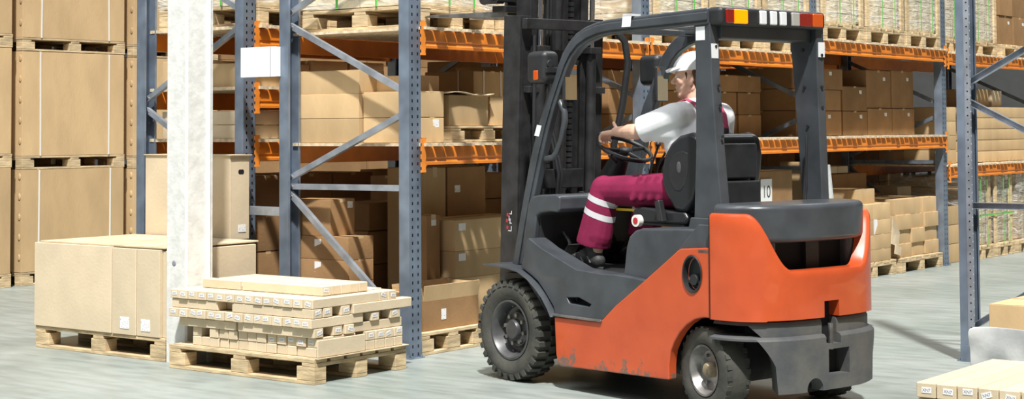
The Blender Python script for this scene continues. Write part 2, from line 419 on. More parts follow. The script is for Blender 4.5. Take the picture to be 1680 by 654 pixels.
def deck(x0,x1,y0,y1,z,label,pitch=.105,gap=.022,t=.02,group='slatted shelf decks'):
    m=MB(); x=x0
    while x<x1-.02:
        w=pitch-gap+random.uniform(-.008,.008); o=random.uniform(-.012,.012); s=random.uniform(-.003,.003)
        m.box(x,min(x+w,x1),y0+o,y1,z+s*0,z+t+s); x+=pitch+random.choice((0,0,0,.01))
    o=part('shelf_deck',m,'board',None); tag(o,label,'shelf deck',group); return o
def film_box(parent,x0,x1,y0,y1,z0,z1,mat='film',amp=.012,seed=0):
    """crumpled stretch film hugging a load"""
    rnd=random.Random(seed); m=MB(); nz=9; per=[]
    nx=7
    for i in range(nx): per.append((x0+(x1-x0)*i/nx,y0))
    for i in range(nx): per.append((x1,y0+(y1-y0)*i/nx))
    for i in range(nx): per.append((x1-(x1-x0)*i/nx,y1))
    for i in range(nx): per.append((x0,y1-(y1-y0)*i/nx))
    cx,cy=(x0+x1)/2,(y0+y1)/2; rs=[]
    for k in range(nz+1):
        z=z0+(z1-z0)*k/nz
        rs.append([m.b.verts.new((x+(.014+rnd.uniform(0,amp))*(1 if x>cx else -1),y+(.014+rnd.uniform(0,amp))*(1 if y>cy else -1),z+rnd.uniform(-amp,amp))) for x,y in per])
    m.skin(rs,False)
    return part('stretch_film',m,mat,parent,smooth=True)
def crate(x0,x1,y0,y1,z0,z1,label,group,posts=True,straps=2,seed=0,hs=True,goods='sack',xf=False):
    """strapped load: goods in courses, corner posts, stretch film, green straps"""
    cx,cy=(x0+x1)/2,(y0+y1)/2; e=empty('wrapped_load',label,'wrapped load',(cx,cy,z0),0,group)
    a,b,h=(x1-x0)/2,(y1-y0)/2,z1-z0; rnd=random.Random(seed)
    g=MB(); p=.045 if posts else .0; z=0; 
    while z<h-.03:
        hh=min(.105,h-z); n=max(2,int(2*a/.3)); 
        for i in range(n):
            w=(2*a-2*p)/n; o=rnd.uniform(-.004,.004)
            g.box(-a+p+w*i+.003,-a+p+w*(i+1)-.003,-b+.055+o,0,z+.002,z+hh-.003)
            g.box(-a+p+w*i+.003+0,-a+p+w*(i+1)-.003,.003,b-.03,z+.002,z+hh-.003)
        z+=hh
    part('stacked_goods',g,goods,e,bevel=.005,seg=2)
    if posts:
        for sx in (-1,1):
            for sy in (-1,1):
                xx=sx*(a-.035); yy=sy*(b-.012)
                part('corner_post',MB().box(xx-.035,xx+.035,yy-.011,yy+.011,.0,h+.02),'wood',e,bevel=.002,seg=1)
    film_box(e,-a+(.035 if posts else .02),a-(.035 if posts else .02),-b+(.04 if posts else .012),b-(.04 if posts else .012),.01,h,seed=seed)
    for i in range(straps):
        xx=-a+2*a*(i+1)/(straps+1)
        m=MB(); r=.034
        m.box(xx-.008,xx+.008,-b-r,-b-r+.002,.0,h); m.box(xx-.008,xx+.008,b+r-.002,b+r,.0,h)
        part('green_strap',m,'green',e)
        if xf:
            yy=-b+2*b*(i+1)/(straps+1); m=MB().box(-a-r,-a-r+.002,yy-.009,yy+.009,.0,h); part('green_strap',m,'green',e)
    if hs:
        m=MB(); r=.036; z=h*.42
        r=.016; m.prism([(-a-r,b+r),(-a-r,-b-r),(a+r,-b-r),(a+r,-b-r+.002),(-a-r+.002,-b-r+.002),(-a-r+.002,b+r)],'z',z,z+.016)
        part('green_strap',m,'green',e)
    return e
def text(s,size,parent,loc,rot,mat='ink',ext=.0004,name='printed_text',cache={}):
    k=(s,size,mat)
    if k not in cache:
        c=bpy.data.curves.new('txt','FONT'); c.body=s; c.size=size; c.align_x='CENTER'; c.align_y='CENTER'; c.extrude=ext
        o=bpy.data.objects.new('txt',c); COL.objects.link(o); dg=bpy.context.evaluated_depsgraph_get(); dg.update()
        me=bpy.data.meshes.new_from_object(o.evaluated_get(dg)); me.materials.clear(); me.materials.append(M[mat])
        bpy.data.objects.remove(o); bpy.data.curves.remove(c); cache[k]=me
    o=bpy.data.objects.new(name,cache[k]); COL.objects.link(o); o.parent=parent; o.location=loc; o.rotation_euler=rot; return o
TX=(PI/2,0,-PI/2)   # reads on a face looking to -x
TY=(PI/2,0,0)       # reads on a face looking to -y
# ================================================================ CONCRETE COLUMN
def column():
    m=MB(); x0,x1,y0,y1=7.07,7.30,7.875,8.065; c=.012
    m.prism([(x0+c,y0),(x1-c,y0),(x1,y0+c),(x1,y1-c),(x1-c,y1),(x0+c,y1),(x0,y1-c),(x0,y0+c)],'z',0,4.2)
    o=part('concrete_column',m,'concrete',None,bevel=.002,seg=1); tag(o,'pale bare concrete column standing between the two floor pallets','column',kind='thing')
    b=MB().box(x1-.06,x1-.045,y0-.016,y0,0,4.2); part('edge_trim',b,'sign',o)
    s=MB().lathe([(.0,0),(.012,0),(.018,.003),(.02,.006)],(x0-.004,7.985,.62),'x',16); part('anchor_hole',s,'ink_grey',o)
column()
# ================================================================ RACKS
F=.05
def braces(D,lst):
    """lst of (side_a,z_a,side_b,z_b) with f=front post, r=rear post"""
    k={'f':.05,'r':D-.05}
    return [(k[a],za,k[b],zb) for a,za,b,zb in lst]
B1=[('f',.17,'r',1.02),('f',1.07,'r',1.065),('r',1.12,'f',1.56),('f',1.67,'r',2.15),('r',2.23,'f',2.72),('f',.12,'r',.12)]
XF=[8.11,10.84,13.66,16.60,19.36]
YF=6.90
FL_=['rack frame with open bracing beside the pallet of long thin cartons','rack frame seen through the forklift mast and cab','rack frame hidden mostly behind the forklift rear roof post','rack frame at the far end of the aisle before the yellowish crates','farthest rack frame of the aisle row']
for x,l in zip(XF,FL_): frame(x,YF,1.15,3.6,l,braces(1.15,B1),galv='galv' if x<9 else 'blue')
B2=[('r',1.60,'f',1.05),('r',1.67,'f',2.19),('f',2.27,'r',2.8),('f',.98,'r',.98),('f',.93,'r',.30),('f',.12,'r',.12)]
frame(8.21,8.50,1.12,3.6,'rack frame of the second row, its foot hidden by the tall cartons',braces(1.12,B2),'second row rack frames')
frame(11.0,8.50,1.12,3.6,'inner rack frame of the second row behind the loaded bays',braces(1.12,B2),'second row rack frames',galv='blue')
# right-hand rack: its aisle face looks to +Y
e=frame(9.995,4.05,1.15,3.6,'bare rack frame standing close behind the plastic sheet at the aisle corner',
  braces(1.15,[('f',1.71,'r',2.28),('f',1.60,'r',1.07),('f',.955,'r',.955),('r',.88,'f',.20),('f',2.9,'r',2.36)]),'front rack frame')
e.rotation_euler=(0,0,PI)
m=MB().box(.0585,.0605,.052,.086,.01,3.6); m.box(.040,.0605,.086,.088,.01,3.6); part('post_lip',m,'galv',e)
m=MB(); n=MB()
for k in range(70): m.cyl((.0606,.072,.06+.05*k),'x',.0052,.0006,8); n.cyl((.050,.0881,.085+.05*k),'y',.004,.0006,8)
part('slot_row',m,'void',e); part('slot_row',n,'reflector',e)
sp=part('row_spacer',MB().box(8.14,8.18,8.05,8.50,.86,.92),'galv',None,bevel=.002,seg=1); tag(sp,'short horizontal steel spacer joining the two back-to-back rack frames','rack spacer')
bays=[(8.17,10.78),(10.90,13.60),(13.72,16.54),(16.66,19.30)]
pl=['bay next to the pallet of long cartons','bay behind the driver','bay behind the forklift tail','bay past the last near post']
lv=[(1.335,2.08),(1.335,2.08),(1.335,2.225),(1.02,2.20)]
for (x0,x1),p,(za,zb) in zip(bays,pl,lv):
    for z,zn in ((za,'lower'),(zb,'upper')):
        beam(x0,x1,YF-.03,z,'orange front beam, %s level, %s'%(zn,p))
        beam(x0,x1,YF+1.15-.02,z,'orange rear beam, %s level, %s'%(zn,p),rear=True)
        deck(x0-.02,x1+.02,YF-.056,YF+1.12,z+.001,'pale slatted wooden shelf, %s level, %s'%(zn,p),t=.019)
for i,x in enumerate((13.80,16.60,19.40)): frame(x,8.50,1.12,3.6,'second row rack upright deep behind the aisle row, %s beyond the inner one'%ORD[i],[],'second row rack frames')
for i,(xa,xb) in enumerate(((11.06,13.74),(13.86,16.54),(16.66,19.34))):
    for z,n in ((1.36,'lower'),(2.16,'upper')):
        beam(xa,xb,8.47,z,'second row beam deep in the racks, %s level, %s bay'%(n,ORD[i]),h=.13,group='second row beams')
        deck(xa,xb,8.44,9.6,z+.001,'deep second row shelf, %s level, %s bay'%(n,ORD[i]),group='second row decks',pitch=.2,gap=.004)
    stackgrid('deep floor level, %s bay'%ORD[i],xa+.03,8.55,9.3,.002,[(.64,[.4,.38,.38])]*4,'deep cartons')
    stackgrid('deep lower shelf, %s bay'%ORD[i],xa+.03,8.55,9.3,1.384,[(.64,[.32,.32])]*4,'deep cartons')
for z,n in ((1.36,'lowest'),(1.73,'middle'),(2.16,'highest')):
    beam(8.27,10.94,8.47,z,'orange beam of the second rack row, %s level'%n,h=.13,group='second row beams')
    beam(8.27,10.94,9.58,z,'orange rear beam of the second rack row, %s level'%n,h=.13,rear=True,group='second row beams')
    deck(8.26,10.95,8.44,9.6,z+.001,'slatted shelf of the second rack row, %s level'%n,group='second row decks')
# white box sign
s=MB().box(0,.012,-.17,.165,-.102,.102); s.box(.012,.05,-.17,-.166,-.1,.1)
o=part('blank_sign_plate',s,'sign',None,bevel=.004); o.location=(8.00,8.205,1.905); tag(o,'blank white metal sign plate hung between two rack frames','sign')
part('mounting_rib',MB().box(-.002,.0,-.125,-.122,-.1,.1),'ink_grey',o)
# ================================================================ STRAPPED STACKS ON THE FAR SIDE
def gaylord(x0,x1,z0,z1,label,fr=(.16,.84)):
    o=carton(x0,x1,13.1,14.1,z0,z1,label,'large strapped cartons stacked on pallets',tape=False,mat='card',name='strapped_carton')
    a,b,h=(x1-x0)/2,.5,z1-z0
    for f in fr:
        c=-a+2*a*f+random.uniform(-.02,.02); k=random.uniform(-.012,.012); m=MB()
        m.prism([(c-.009,0),(c+.009,0),(c+.009+k,h),(c-.009+k,h)],'y',-b-.009,-b-.006); m.box(c-.009,c+.009,-b,b,h+.003,h+.006)
        part('plastic_strap',m,'strap',o)
    sd=MB()
    for i in range(5): sd.ball((-a-.004,-b+.03,.14+i*(h-.2)/4),.02,8,5,(.3,1,1.6))
    part('staple_dents',sd,'card',o)
for ci,(x0,x1,cn,dz) in enumerate(((9.73,10.95,'middle stack beside the blue rack post',0),(8.33,9.62,'outermost stack farthest from the rack post',.025),(11.06,12.2,'stack hidden behind the blue rack post',-.02))):
    pz=[0,1.085+dz,2.20+dz]
    for k,(z,n) in enumerate(zip(pz,('bottom','middle','top'))):
        pallet(x0,x1,13.1,14.1,z,'wooden pallet under the %s strapped carton, %s'%(n,cn),'pallets under strapped cartons',long='x',h=.125)
        zt=[1.08+dz,2.192+dz,3.35][k]
        gaylord(x0+.0,x1-.01,z+.127,zt,'tall tan carton with white straps, %s level, %s'%(n,cn),(.17,.84) if ci!=1 else (.3,.80))
# second column deeper, closing the view behind
for k in range(3): 
    carton(6.9,8.2,13.3,14.1,.002+1.1*k,1.095+1.1*k,'tan strapped carton at the far edge, %s level'%('bottom','middle','top')[k],'edge cartons',tape=False)
for i in range(11):
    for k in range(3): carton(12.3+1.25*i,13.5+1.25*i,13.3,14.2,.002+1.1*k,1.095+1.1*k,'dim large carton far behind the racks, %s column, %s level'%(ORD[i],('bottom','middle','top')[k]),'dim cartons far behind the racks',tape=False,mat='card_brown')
# ================================================================ PALLET OF FLAT PALE CARTONS (white stack at the column)
pallet(7.08,7.88,8.08,9.37,0,'wooden pallet under the wide pale carton, left of the column','floor pallets',h=.144)
g='pale cartons sharing one pallet beside the column'
carton(7.07,7.86,8.585,9.375,.146,.70,'widest pale carton on the pallet beside the column',g,'card_pale',tape=False,lid=False)
carton(7.07,7.86,8.345,8.575,.146,.695,'upright narrow pale carton touching the widest one, one white label',g,'card_pale',tape=False,lid=False,st=[('x',.45,.14,.085,.075)])
carton(7.075,7.86,8.125,8.34,.146,.695,'narrow pale carton nearest the column with a white label low down',g,'card_pale',tape=False,lid=False,st=[('x',.6,.13,.085,.075)])
carton(7.10,7.86,8.072,8.122,.146,.69,'thinnest pale carton pressed against the column',g,'card_pale',tape=False,lid=False)
sh=part('cardboard_sheet',MB().box(7.09,7.90,8.09,9.34,.7005,.712),'card_sheet',None,bevel=.003); tag(sh,'flat cardboard sheet lying over the pale cartons','cardboard sheet')
# tall cartons between column and racks
o=carton(7.92,8.10,8.385,9.25,.70,1.275,'tall carton with a cut hand hole standing behind the column','cartons behind the column','card_pale',tape=False,lid=False,st=[('y',.6,.13,.07,.05)])
m=MB().prism([(-.026,-.008),(-.018,-.016),(.018,-.016),(.026,-.008),(.026,.008),(.018,.016),(-.018,.016),(-.026,.008)],'y',-.4356,-.4335)
hh=part('hand_hole',m,'void',o); hh.location=(.01,0,.46)
m=MB(); m.box(-.10,.10,-.45,.44,.572,.578); part('open_lid_flap',m,'card_pale',o)
o=carton(7.94,8.09,8.42,9.20,0,.68,'lower carton with a wavy torn edge under the hand-hole carton','cartons behind the column','card_pale',tape=False,lid=False)
m=MB(); pts=[(-.39,.66),(.39,.66),(.39,.54),(.2,.45),(0,.43),(-.2,.47),(-.39,.56)]; m.prism(pts,'x',-.085,-.078); part('torn_flap',m,'card_sheet',o)
# ================================================================ LONG THIN CARTONS
def long_proto(n):
    pass
LC={}
def longc(x,y,z,along,L,w=.076,h=.053,lab=True,end='m',label='',group='',mat='card_pale',wrap=False,rz=0):
    """one long thin carton; (x,y) = min corner"""
    key=(along,round(L,3),w,h,mat)
    if key not in LC:
        a,b=(L/2,w/2) if along=='x' else (w/2,L/2)
        m=MB().box(-a,a,-b,b,0,h)
        me=m.mesh('long_carton'); me.materials.append(M[mat])
        LC[key]=(me,a,b)
    me,a,b=LC[key]
    o=bpy.data.objects.new('long_carton',me); COL.objects.link(o); o.location=(x+a,y+b,z)
    md=o.modifiers.new('Bevel','BEVEL'); md.width=.003; md.segments=1
    o.rotation_euler=(0,0,rz+random.uniform(-.004,.004)); tag(o,label,'box',group)
    if lab:
        lw,lh=.040,.022
        t=random.uniform(-.35,.35) if random.random()<.5 else random.uniform(-.08,.08)
        k=('st',along,wrap)
        if k not in LC:
            if along=='x': m=MB().box(-.0015,0,-lw/2,lw/2,-lh/2,lh/2)
            else: m=MB().box(-lw/2,lw/2,-.0015,0,-lh/2,lh/2)
            mm=m.mesh('label_sticker'); mm.materials.append(M['white']); LC[k]=mm
        s=bpy.data.objects.new('label_sticker',LC[k]); COL.objects.link(s); s.parent=o
        dy,dz=random.uniform(-.008,.008),h*.55+random.uniform(-.004,.006)
        if along=='x': s.location=(-a-.0004,dy,dz); s.rotation_euler=(t,0,0); rr=(PI/2,0,-PI/2)
        else: s.location=(dy,-b-.0004,dz); s.rotation_euler=(0,t,0); rr=(PI/2,0,0)
        text('XN7',.017,s,(-.0018,0,0) if along=='x' else (0,-.0018,0),rr,'ink_grey')
    return o
px0,py0,px1,py1=6.93,6.65,7.73,7.87
pallet(px0,px1,py0,py1,0,'wooden pallet carrying the crisscross stack of long thin cartons','floor pallets')
g='long thin cartons stacked crisscross on one pallet'
z=.146; hh=.0555
sheet=part('cardboard_sheet',MB().box(px0+.01,px1-.0,py0-.02,py1-.03,.1445,.1485),'card_sheet',None); tag(sheet,'torn cardboard sheet between the pallet and the long thin cartons','cardboard sheet')
z=.150
n=15; pit=(7.86-6.66)/n
LN=['bottom','second','third','fourth','fifth','sixth','top']
def rowname(i): return ORD[i] if i<12 else '%dth'%(i+1)
for lay in (0,1):
    for i in range(n-2):
        if lay==1 and i in (11,): continue
        longc(px0+.03+random.uniform(-.006,.008),6.665+pit*(i),z,'x',.33,w=.074,h=.053,lab=(lay==1 and i<5),label='short pale carton end, %s layer, %s from the forklift-side corner'%(LN[lay],rowname(i)),group=g)
    for i in range(4):
        longc(px0+.44+.083*i,py0+.0,z,'y',.55,w=.077,h=.053,lab=(lay==1),label='pale carton end facing the forklift, %s layer, %s toward the rack'%(LN[lay],rowname(i)),group=g)
    z+=hh
z-=2*hh
o=longc(px0+.02,py0-.01,z+.001,'x',.40,w=.010,h=.098,lab=False,label='plain pale carton side wall at the pallet corner facing the forklift',group=g)
z+=2*hh
# third layer: along y
for i,(dx,yy,L,lb) in enumerate(((0.0,py0+.01,.62,True),(.16,py0+.012,1.1,True),(.25,py0,1.1,True))): longc(px0+.01+dx,yy,z,'y',L,h=.053,lab=lb,label='long pale carton along the pallet, third layer, %s from the near edge'%ORD[i],group=g)
longc(px0+.02,py0+.66,z,'y',.49,h=.05,lab=False,label='recessed pale carton at the column end, third layer',group=g)
longc(px0+.36,py0+.02,z,'x',.42,h=.053,lab=False,label='pale carton crossing at the rack end, third layer, with a long sticker',group=g)
for i in range(4): longc(px0+.36+.1*i,py0+.12,z,'y',1.0,h=.053,lab=False,label='inner pale carton, third layer, %s behind the crossing one'%ORD[i],group=g)
z+=hh
# fourth: ends on -x face
for i in range(n):
    L=.78 if i not in (0,) else .44
    longc(px0-.01+random.uniform(-.006,.008),6.66+pit*i,z,'x',L,h=.053,lab=True,label='long pale carton end, fourth layer, %s from the forklift-side corner'%rowname(i),group=g)
longc(px0+.49,6.655,z,'y',.07,w=.07,h=.05,label='short labelled carton end facing the forklift, fourth layer, first',group=g) 
longc(px0+.66,6.655,z,'y',.07,w=.09,h=.053,label='short labelled carton end facing the forklift, fourth layer, second',group=g)
z+=hh
for i,(dx,L) in enumerate(((0.0,.66),(.085,1.16),(.235,1.16),(.32,.5),(.41,.9),(.50,.9),(.60,.9),(.70,.9))):
    if i<3: longc(px0+.0+dx,py0+.01,z,'y',L,h=.053,label='long pale carton, fifth layer, %s from the near edge'%ORD[i],group=g)
    elif i>3: longc(px0+dx,py0+.12,z,'y',L,h=.053,lab=False,label='inner pale carton, fifth layer, %s from the near edge'%ORD[i],group=g)
longc(px0+.005,py0+.80,z,'y',.40,h=.053,lab=False,label='pale carton at the column end, fifth layer, beside the gap',group=g)
longc(px0+.33,py0+.0,z,'x',.52,h=.055,lab=False,label='pale carton overhanging toward the rack, fifth layer',group=g)
z+=hh
for i in range(n):
    L=.56 if i in (0,1) else .78
    longc(px0-.005+random.uniform(-.008,.006),6.66+pit*i,z,'x',L,h=.053,label='long pale carton end, sixth layer, %s from the forklift-side corner'%rowname(i),group=g)
for i,xx in enumerate((.565,.65)): longc(px0+xx,6.66,z,'y',.12,w=.072,h=.053,label='short labelled carton, sixth layer, %s toward the rack'%ORD[i],group=g)
z+=hh
for i in range(5):
    longc(px0+.16+.079*i,py0+.09+(.0 if i else .0),z,'y',.66 if i<1 else .95,h=.055,lab=(i==0),label='pale carton of the incomplete top layer, %s from the near edge'%ORD[i],group=g)
longc(px0+.16,py0+.77,z,'y',.33,h=.053,lab=True,label='short pale carton of the top layer toward the column',group=g)
# ================================================================ NEAR PALLET, LOWER RIGHT CORNER OF VIEW
qx,qy=6.20,1.55; g2='long cartons on the pallet nearest the camera'
pallet(6.22,7.05,1.50,2.72,0,'pallet under the closest long cartons, low beside the plastic sheet','near pallet')
z=.146
for lay in range(5):
    w=.0835 if lay==4 else .2
    zz=.146+lay*.061
    if lay==4:
        for i in range(14):
            longc(qx+.012*i*0+random.uniform(-.003,.003)+.01,2.72-.0835*(i+1),zz,'x',.80,w=.079,h=.058,label='long carton end of the near pallet, top layer, %s from the aisle floor'%rowname(i),group=g2,rz=0,lab=(i<5))
    else:
        for i in range(4): longc(qx+.015+.2*i,1.52,zz,'y',1.19,w=.195,h=.058,lab=False,label='plain long carton of the near pallet, %s layer, %s from the aisle'%(LN[lay],ORD[i]),group=g2)
# milky plastic wrapped load behind it

# ================================================================ RACK ROW BEHIND THE CAMERA (reflected in the mirrors and paint)
for zz,n in ((1.3,'lower'),(2.2,'upper')):
    for i in range(4):
        beam(4.01+3.2*i,7.05+3.2*i,-2.4,zz,'orange beam of the opposite rack behind the camera, %s, %s bay'%(n,ORD[i]),group='opposite rack beams',rear=True)
for zz,n in ((1.3,'lower'),(2.2,'upper')): deck(4,16.8,-3.5,-2.34,zz+.001,'slatted shelf of the opposite rack behind the camera, %s'%n,group='opposite rack decks',pitch=.3,gap=.01)
for i in range(12):
    for k,(z0,hh) in enumerate(((.002,.95),(1.324,.7),(2.224,.9))):
        carton(4.02+3.2*(i//3)+1.0*(i%3),4.98+3.2*(i//3)+1.0*(i%3),-3.4,-2.45,z0,z0+hh,'large carton in the opposite rack behind the camera, %s column, %s level'%(ORD[i],('floor','lower','upper')[k]),'opposite rack cartons',tape=False,mat=random.choice(('card','card_pale','card_brown')))

for i in range(5): frame(3.93+3.2*i,-3.5,1.15,3.4,'rack upright of the opposite row behind the camera, %s along'%ORD[i],braces(1.15,B1),'opposite rack uprights')
m=MB(); rnd=random.Random(3); nu,nv=26,9
gr=[[None]*(nv+1) for _ in range(nu+1)]
for i in range(nu+1):
    for j in range(nv+1):
        u=i/nu; v=j/nv
        x=7.60+.035*math.sin(u*23)*.6+.02*math.sin(u*9+v*5)+rnd.uniform(-.012,.012)+.05*(1-v)
        gr[i][j]=m.b.verts.new((x,3.055-1.35*u,.002+.505*v+(.006*math.sin(u*14) if j==nv else 0)))
for i in range(nu):
    for j in range(nv): m.b.faces.new((gr[i][j],gr[i+1][j],gr[i+1][j+1],gr[i][j+1]))
o=link('plastic_sheet',m.mesh('plastic_sheet'),'film_thick',None,smooth=True)
md=o.modifiers.new('S','SOLIDIFY'); md.thickness=.004; md=o.modifiers.new('sub','SUBSURF'); md.levels=1; md.render_levels=2
tag(o,'crumpled milky plastic sheet standing behind the nearest long cartons','plastic sheet')
carton(8.6,9.25,2.55,3.345,0,.505,'low tan carton with shiny tape behind the plastic sheet','',mat='card',st=())
for k in list(bpy.data.objects):
    if k.get('group')=='': del k['group']
# ================================================================ LOADS IN THE RACKS
# bay 1, shelf 1
g='cartons on the lower shelf beside the nearest rack frame'
carton(8.19,8.44,7.45,8.00,1.684,1.835,'upper carton of the three-high stack seen through the end frame',g,tape=False)
carton(8.185,8.43,7.45,8.00,1.520,1.680,'middle carton of the three-high stack seen through the end frame',g,tape=False)
carton(8.185,8.43,7.45,8.00,1.358,1.516,'bottom carton of the three-high stack seen through the end frame',g,tape=False)
carton(8.22,8.46,6.95,7.44,1.523,1.687,'carton at the shelf edge behind the perforated post, upper one',g)
carton(8.22,8.46,6.95,7.44,1.358,1.518,'carton at the shelf edge behind the perforated post, lower one with a white label',g,st=[('y',.65,.78,.06,.05)])
carton(8.36,8.62,7.12,7.5,1.692,1.80,'small carton on top of the shelf edge cartons',g,lid=False,tape=False)
pallet(8.54,9.34,6.95,8.0,1.357,'small pallet standing on the lower shelf under the rounded carton',None,h=.108,long='x')
o=carton(8.55,8.97,6.98,7.38,1.468,1.668,'wide carton with lifted round flap on the shelf pallet',g)
m=MB(); 
pts=[(-.25+.5*i/8,.012*math.sin(i*.8)) for i in range(9)]
m.prism(pts+[(x,z+.004) for x,z in reversed(pts)],'y',-.24,.1); part('loose_flap',m,'card_sheet',o).location=(-.02,0,.21)
carton(9.02,9.33,7.0,7.4,1.468,1.66,'tan carton beside the mast on the shelf pallet',g)
for zz,n in ((1.468,'lower'),(1.662,'upper')):
    o=carton(9.28 if n=='upper' else 9.36,9.72,7.35 if n=='upper' else 7.42,7.8,zz,zz+.19,'carton with two white straps near the mast, %s one'%n,g)
    a=o.dimensions.x/2; m=MB()
    for f in (-.11,.09): m.box(f-.006,f+.006,-.232,-.229,0,.197); 
    m.box(-.232,-.229,-.1,-.088,0,.197); part('white_strap',m,'strap',o)
stackgrid('lower shelf, back row beside the frame',8.5,7.9,8.0,1.357,[(.36,[.2,.18])],'shelf back row')
stackgrid('lower shelf, back row by the mast',9.75,7.3,7.9,1.357,[(.36,[.2,.2,.15]),(.4,[.25,.2])],'shelf back row by the mast',mat='card')
# bay 1 upper shelf
g='wrapped loads on the upper shelves'
pallet(8.20,8.98,6.93,7.98,2.101,'pallet on the upper shelf seen end-on above the crossed braces','upper shelf pallets',mat='wood')
crate(8.20,8.98,6.93,7.98,2.247,3.3,'film-wrapped pale load above the nearest frame, green straps',g,posts=False,straps=2,seed=1,hs=False,xf=True)
pallet(9.04,9.84,6.93,7.98,2.101,'pallet on the upper shelf behind the raised forks','upper shelf pallets')
crate(9.04,9.84,6.93,7.98,2.247,3.3,'film-wrapped pale load behind the raised fork carriage',g,posts=False,straps=2,seed=2,hs=False)
# bay 1 floor
pallet(8.19,8.87,6.93,7.43,0,'pallet under the open carton beside the nearest rack post','rack floor pallets',long='x')
pallet(8.89,9.69,7.17,7.97,0,'pallet under the taped tan cartons beside the front wheel','rack floor pallets',long='x')
pallet(8.19,8.87,7.52,8.03,0,'pallet behind the open carton pallet, under brown cartons','rack floor pallets',long='x')
g='brown cartons on the floor level beside the nearest rack frame'
def opencarton(x0,x1,y0,y1,z0,z1,label,g):
    a,b,h=(x1-x0)/2,(y1-y0)/2,z1-z0; t=.005; m=MB()
    hb=h*.66
    m.box(-a,a,-b,b,0,t)
    m.box(-a,a,-b,-b+t,t,hb); m.box(-a,a,b-t,b,t,hb); m.box(-a,-a+t,-b+t,b-t,t,hb); m.box(a-t,a,-b+t,b-t,t,hb)
    o=part('open_carton',m,'card_brown',None); o.location=((x0+x1)/2,(y0+y1)/2,z0); tag(o,label,'box',g)
    for nm,q in (('flap',[(-b,hb),(-b-.012,h),(-b-.007,h+.001),(-b+.005,hb)]),('flap',[(b,hb),(b+.02,h),(b+.015,h),(b-.005,hb)])): part(nm,MB().prism(q,'x',-a,a),'card',o)
    for s in (-1,1): part('flap',MB().prism([(s*a,hb),(s*(a+.02),h-.01),(s*(a+.015),h-.01),(s*(a-.005),hb)],'y',-b,b),'card',o)
    st=part('label_sticker',MB().box(-.024,.024,-.0015,0,-.035,.035),'paper',o); st.location=(-.08,-b-.0005,hb*.5)
    return o
opencarton(8.27,8.84,6.97,7.22,.146,.435,'open brown carton with raised flaps on the floor pallet',g)
carton(8.20,8.262,7.03,7.40,.146,.39,'narrow brown carton squeezed beside the open carton',g,mat='card_brown')
for k,(za,zb,n) in enumerate(((.29,.428,'lowest'),(.43,.609,'middle'),(.611,.822,'highest'))):
    for i,(xa,xb) in enumerate(((8.88,9.41),(9.43,9.70))):
        carton(xa,xb,7.2,7.55,za if k else .146,zb,'taped tan carton, white label, %s row, %s column, behind the front wheel'%(n,ORD[i]),g,mat='card',st=[('x',.55,.78,.09,.05,'white'),('y',.14,.78,.075,.05,'white')])
carton(8.70,8.84,7.30,7.5,.146,.86,'slim upright carton with a label just past the perforated post',g,mat='card_brown',st=[('y',.5,.93,.05,.04,'white')])
cs=[(8.19,8.44,7.55,7.99,.146,.30),(8.19,8.44,7.55,7.99,.302,.435),(8.19,8.44,7.55,7.99,.437,.577),(8.19,8.44,7.55,7.99,.58,.73)]
for i,c in enumerate(cs): carton(*c,'brown carton seen through the end frame, %s of the corner stack'%('bottom','second','third','top')[i],g,mat='card_brown',st=[('x',.62,.65,.06,.07,'white')] if i>1 else ())
carton(8.20,8.44,7.72,8.02,.735,.975,'large square brown carton on top of the corner stack with a small label',g,mat='card_brown',st=[('y',.8,.85,.05,.045)])
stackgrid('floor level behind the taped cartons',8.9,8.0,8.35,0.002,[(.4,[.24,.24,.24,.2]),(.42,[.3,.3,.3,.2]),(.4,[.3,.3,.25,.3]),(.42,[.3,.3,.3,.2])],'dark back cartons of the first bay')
for i,(xa,xb,n) in enumerate(((8.98,9.22,'pale strapped'),(9.24,9.68,'wide brown'))):
    carton(xa,xb,7.56,7.9,.146,1.17,'%s carton just under the lower beam by the mast'%n,g,mat='card' if i==0 else 'card_brown',st=[] if i==0 else [('y',.25,.85,.06,.05)])
stackgrid('floor level behind the forklift mast',9.72,7.0,7.9,.002,[(.34,[.3,.28]),(.34,[.3,.28]),(.34,[.3,.3,.2])],'cartons behind the mast',mat='card')
# second row behind
g='second row cartons'
stackgrid('second row floor level',8.30,8.6,9.2,.002,[(.42,[.3,.28,.26,.28]),(.45,[.3,.28,.26,.28]),(.45,[.3,.28,.26,.28]),(.5,[.3,.28,.26,.2]),(.5,[.3,.28,.26,.28])],'second row floor cartons')
stackgrid('second row lowest shelf',8.29,8.55,9.0,1.384,[(.26,[.10,.10]),(.26,[.10,.10]),(.3,[.10,.10]),(.45,[.2]),(.5,[.22]),(.5,[.2])],'second row lowest shelf cartons',mat='card_pale',adj='pale')
stackgrid('second row lowest shelf end',8.29,9.05,9.5,1.384,[(.26,[.10,.10])],'second row lowest shelf end cartons',mat='card_pale',adj='pale')
stackgrid('second row middle shelf',8.29,8.55,9.0,1.754,[(.30,[.17]),(.3,[.17]),(.4,[.2]),(.4,[.2])],'second row middle shelf cartons',mat='card',adj='tan')
stackgrid('second row middle shelf end',8.29,9.05,9.5,1.754,[(.4,[.2])],'second row middle shelf end cartons',mat='card',adj='tan')
for i,x in enumerate((8.3,9.2,10.1)):
    pallet(x,x+.82,8.5,9.55,2.184,'pallet on the highest shelf of the second row, %s from the frame'%ORD[i],'second row pallets')
    crate(x,x+.82,8.5,9.55,2.33,3.3,'wrapped load on the second row, %s from the frame'%ORD[i],'second row wrapped loads',posts=False,seed=20+i,hs=False,xf=True)
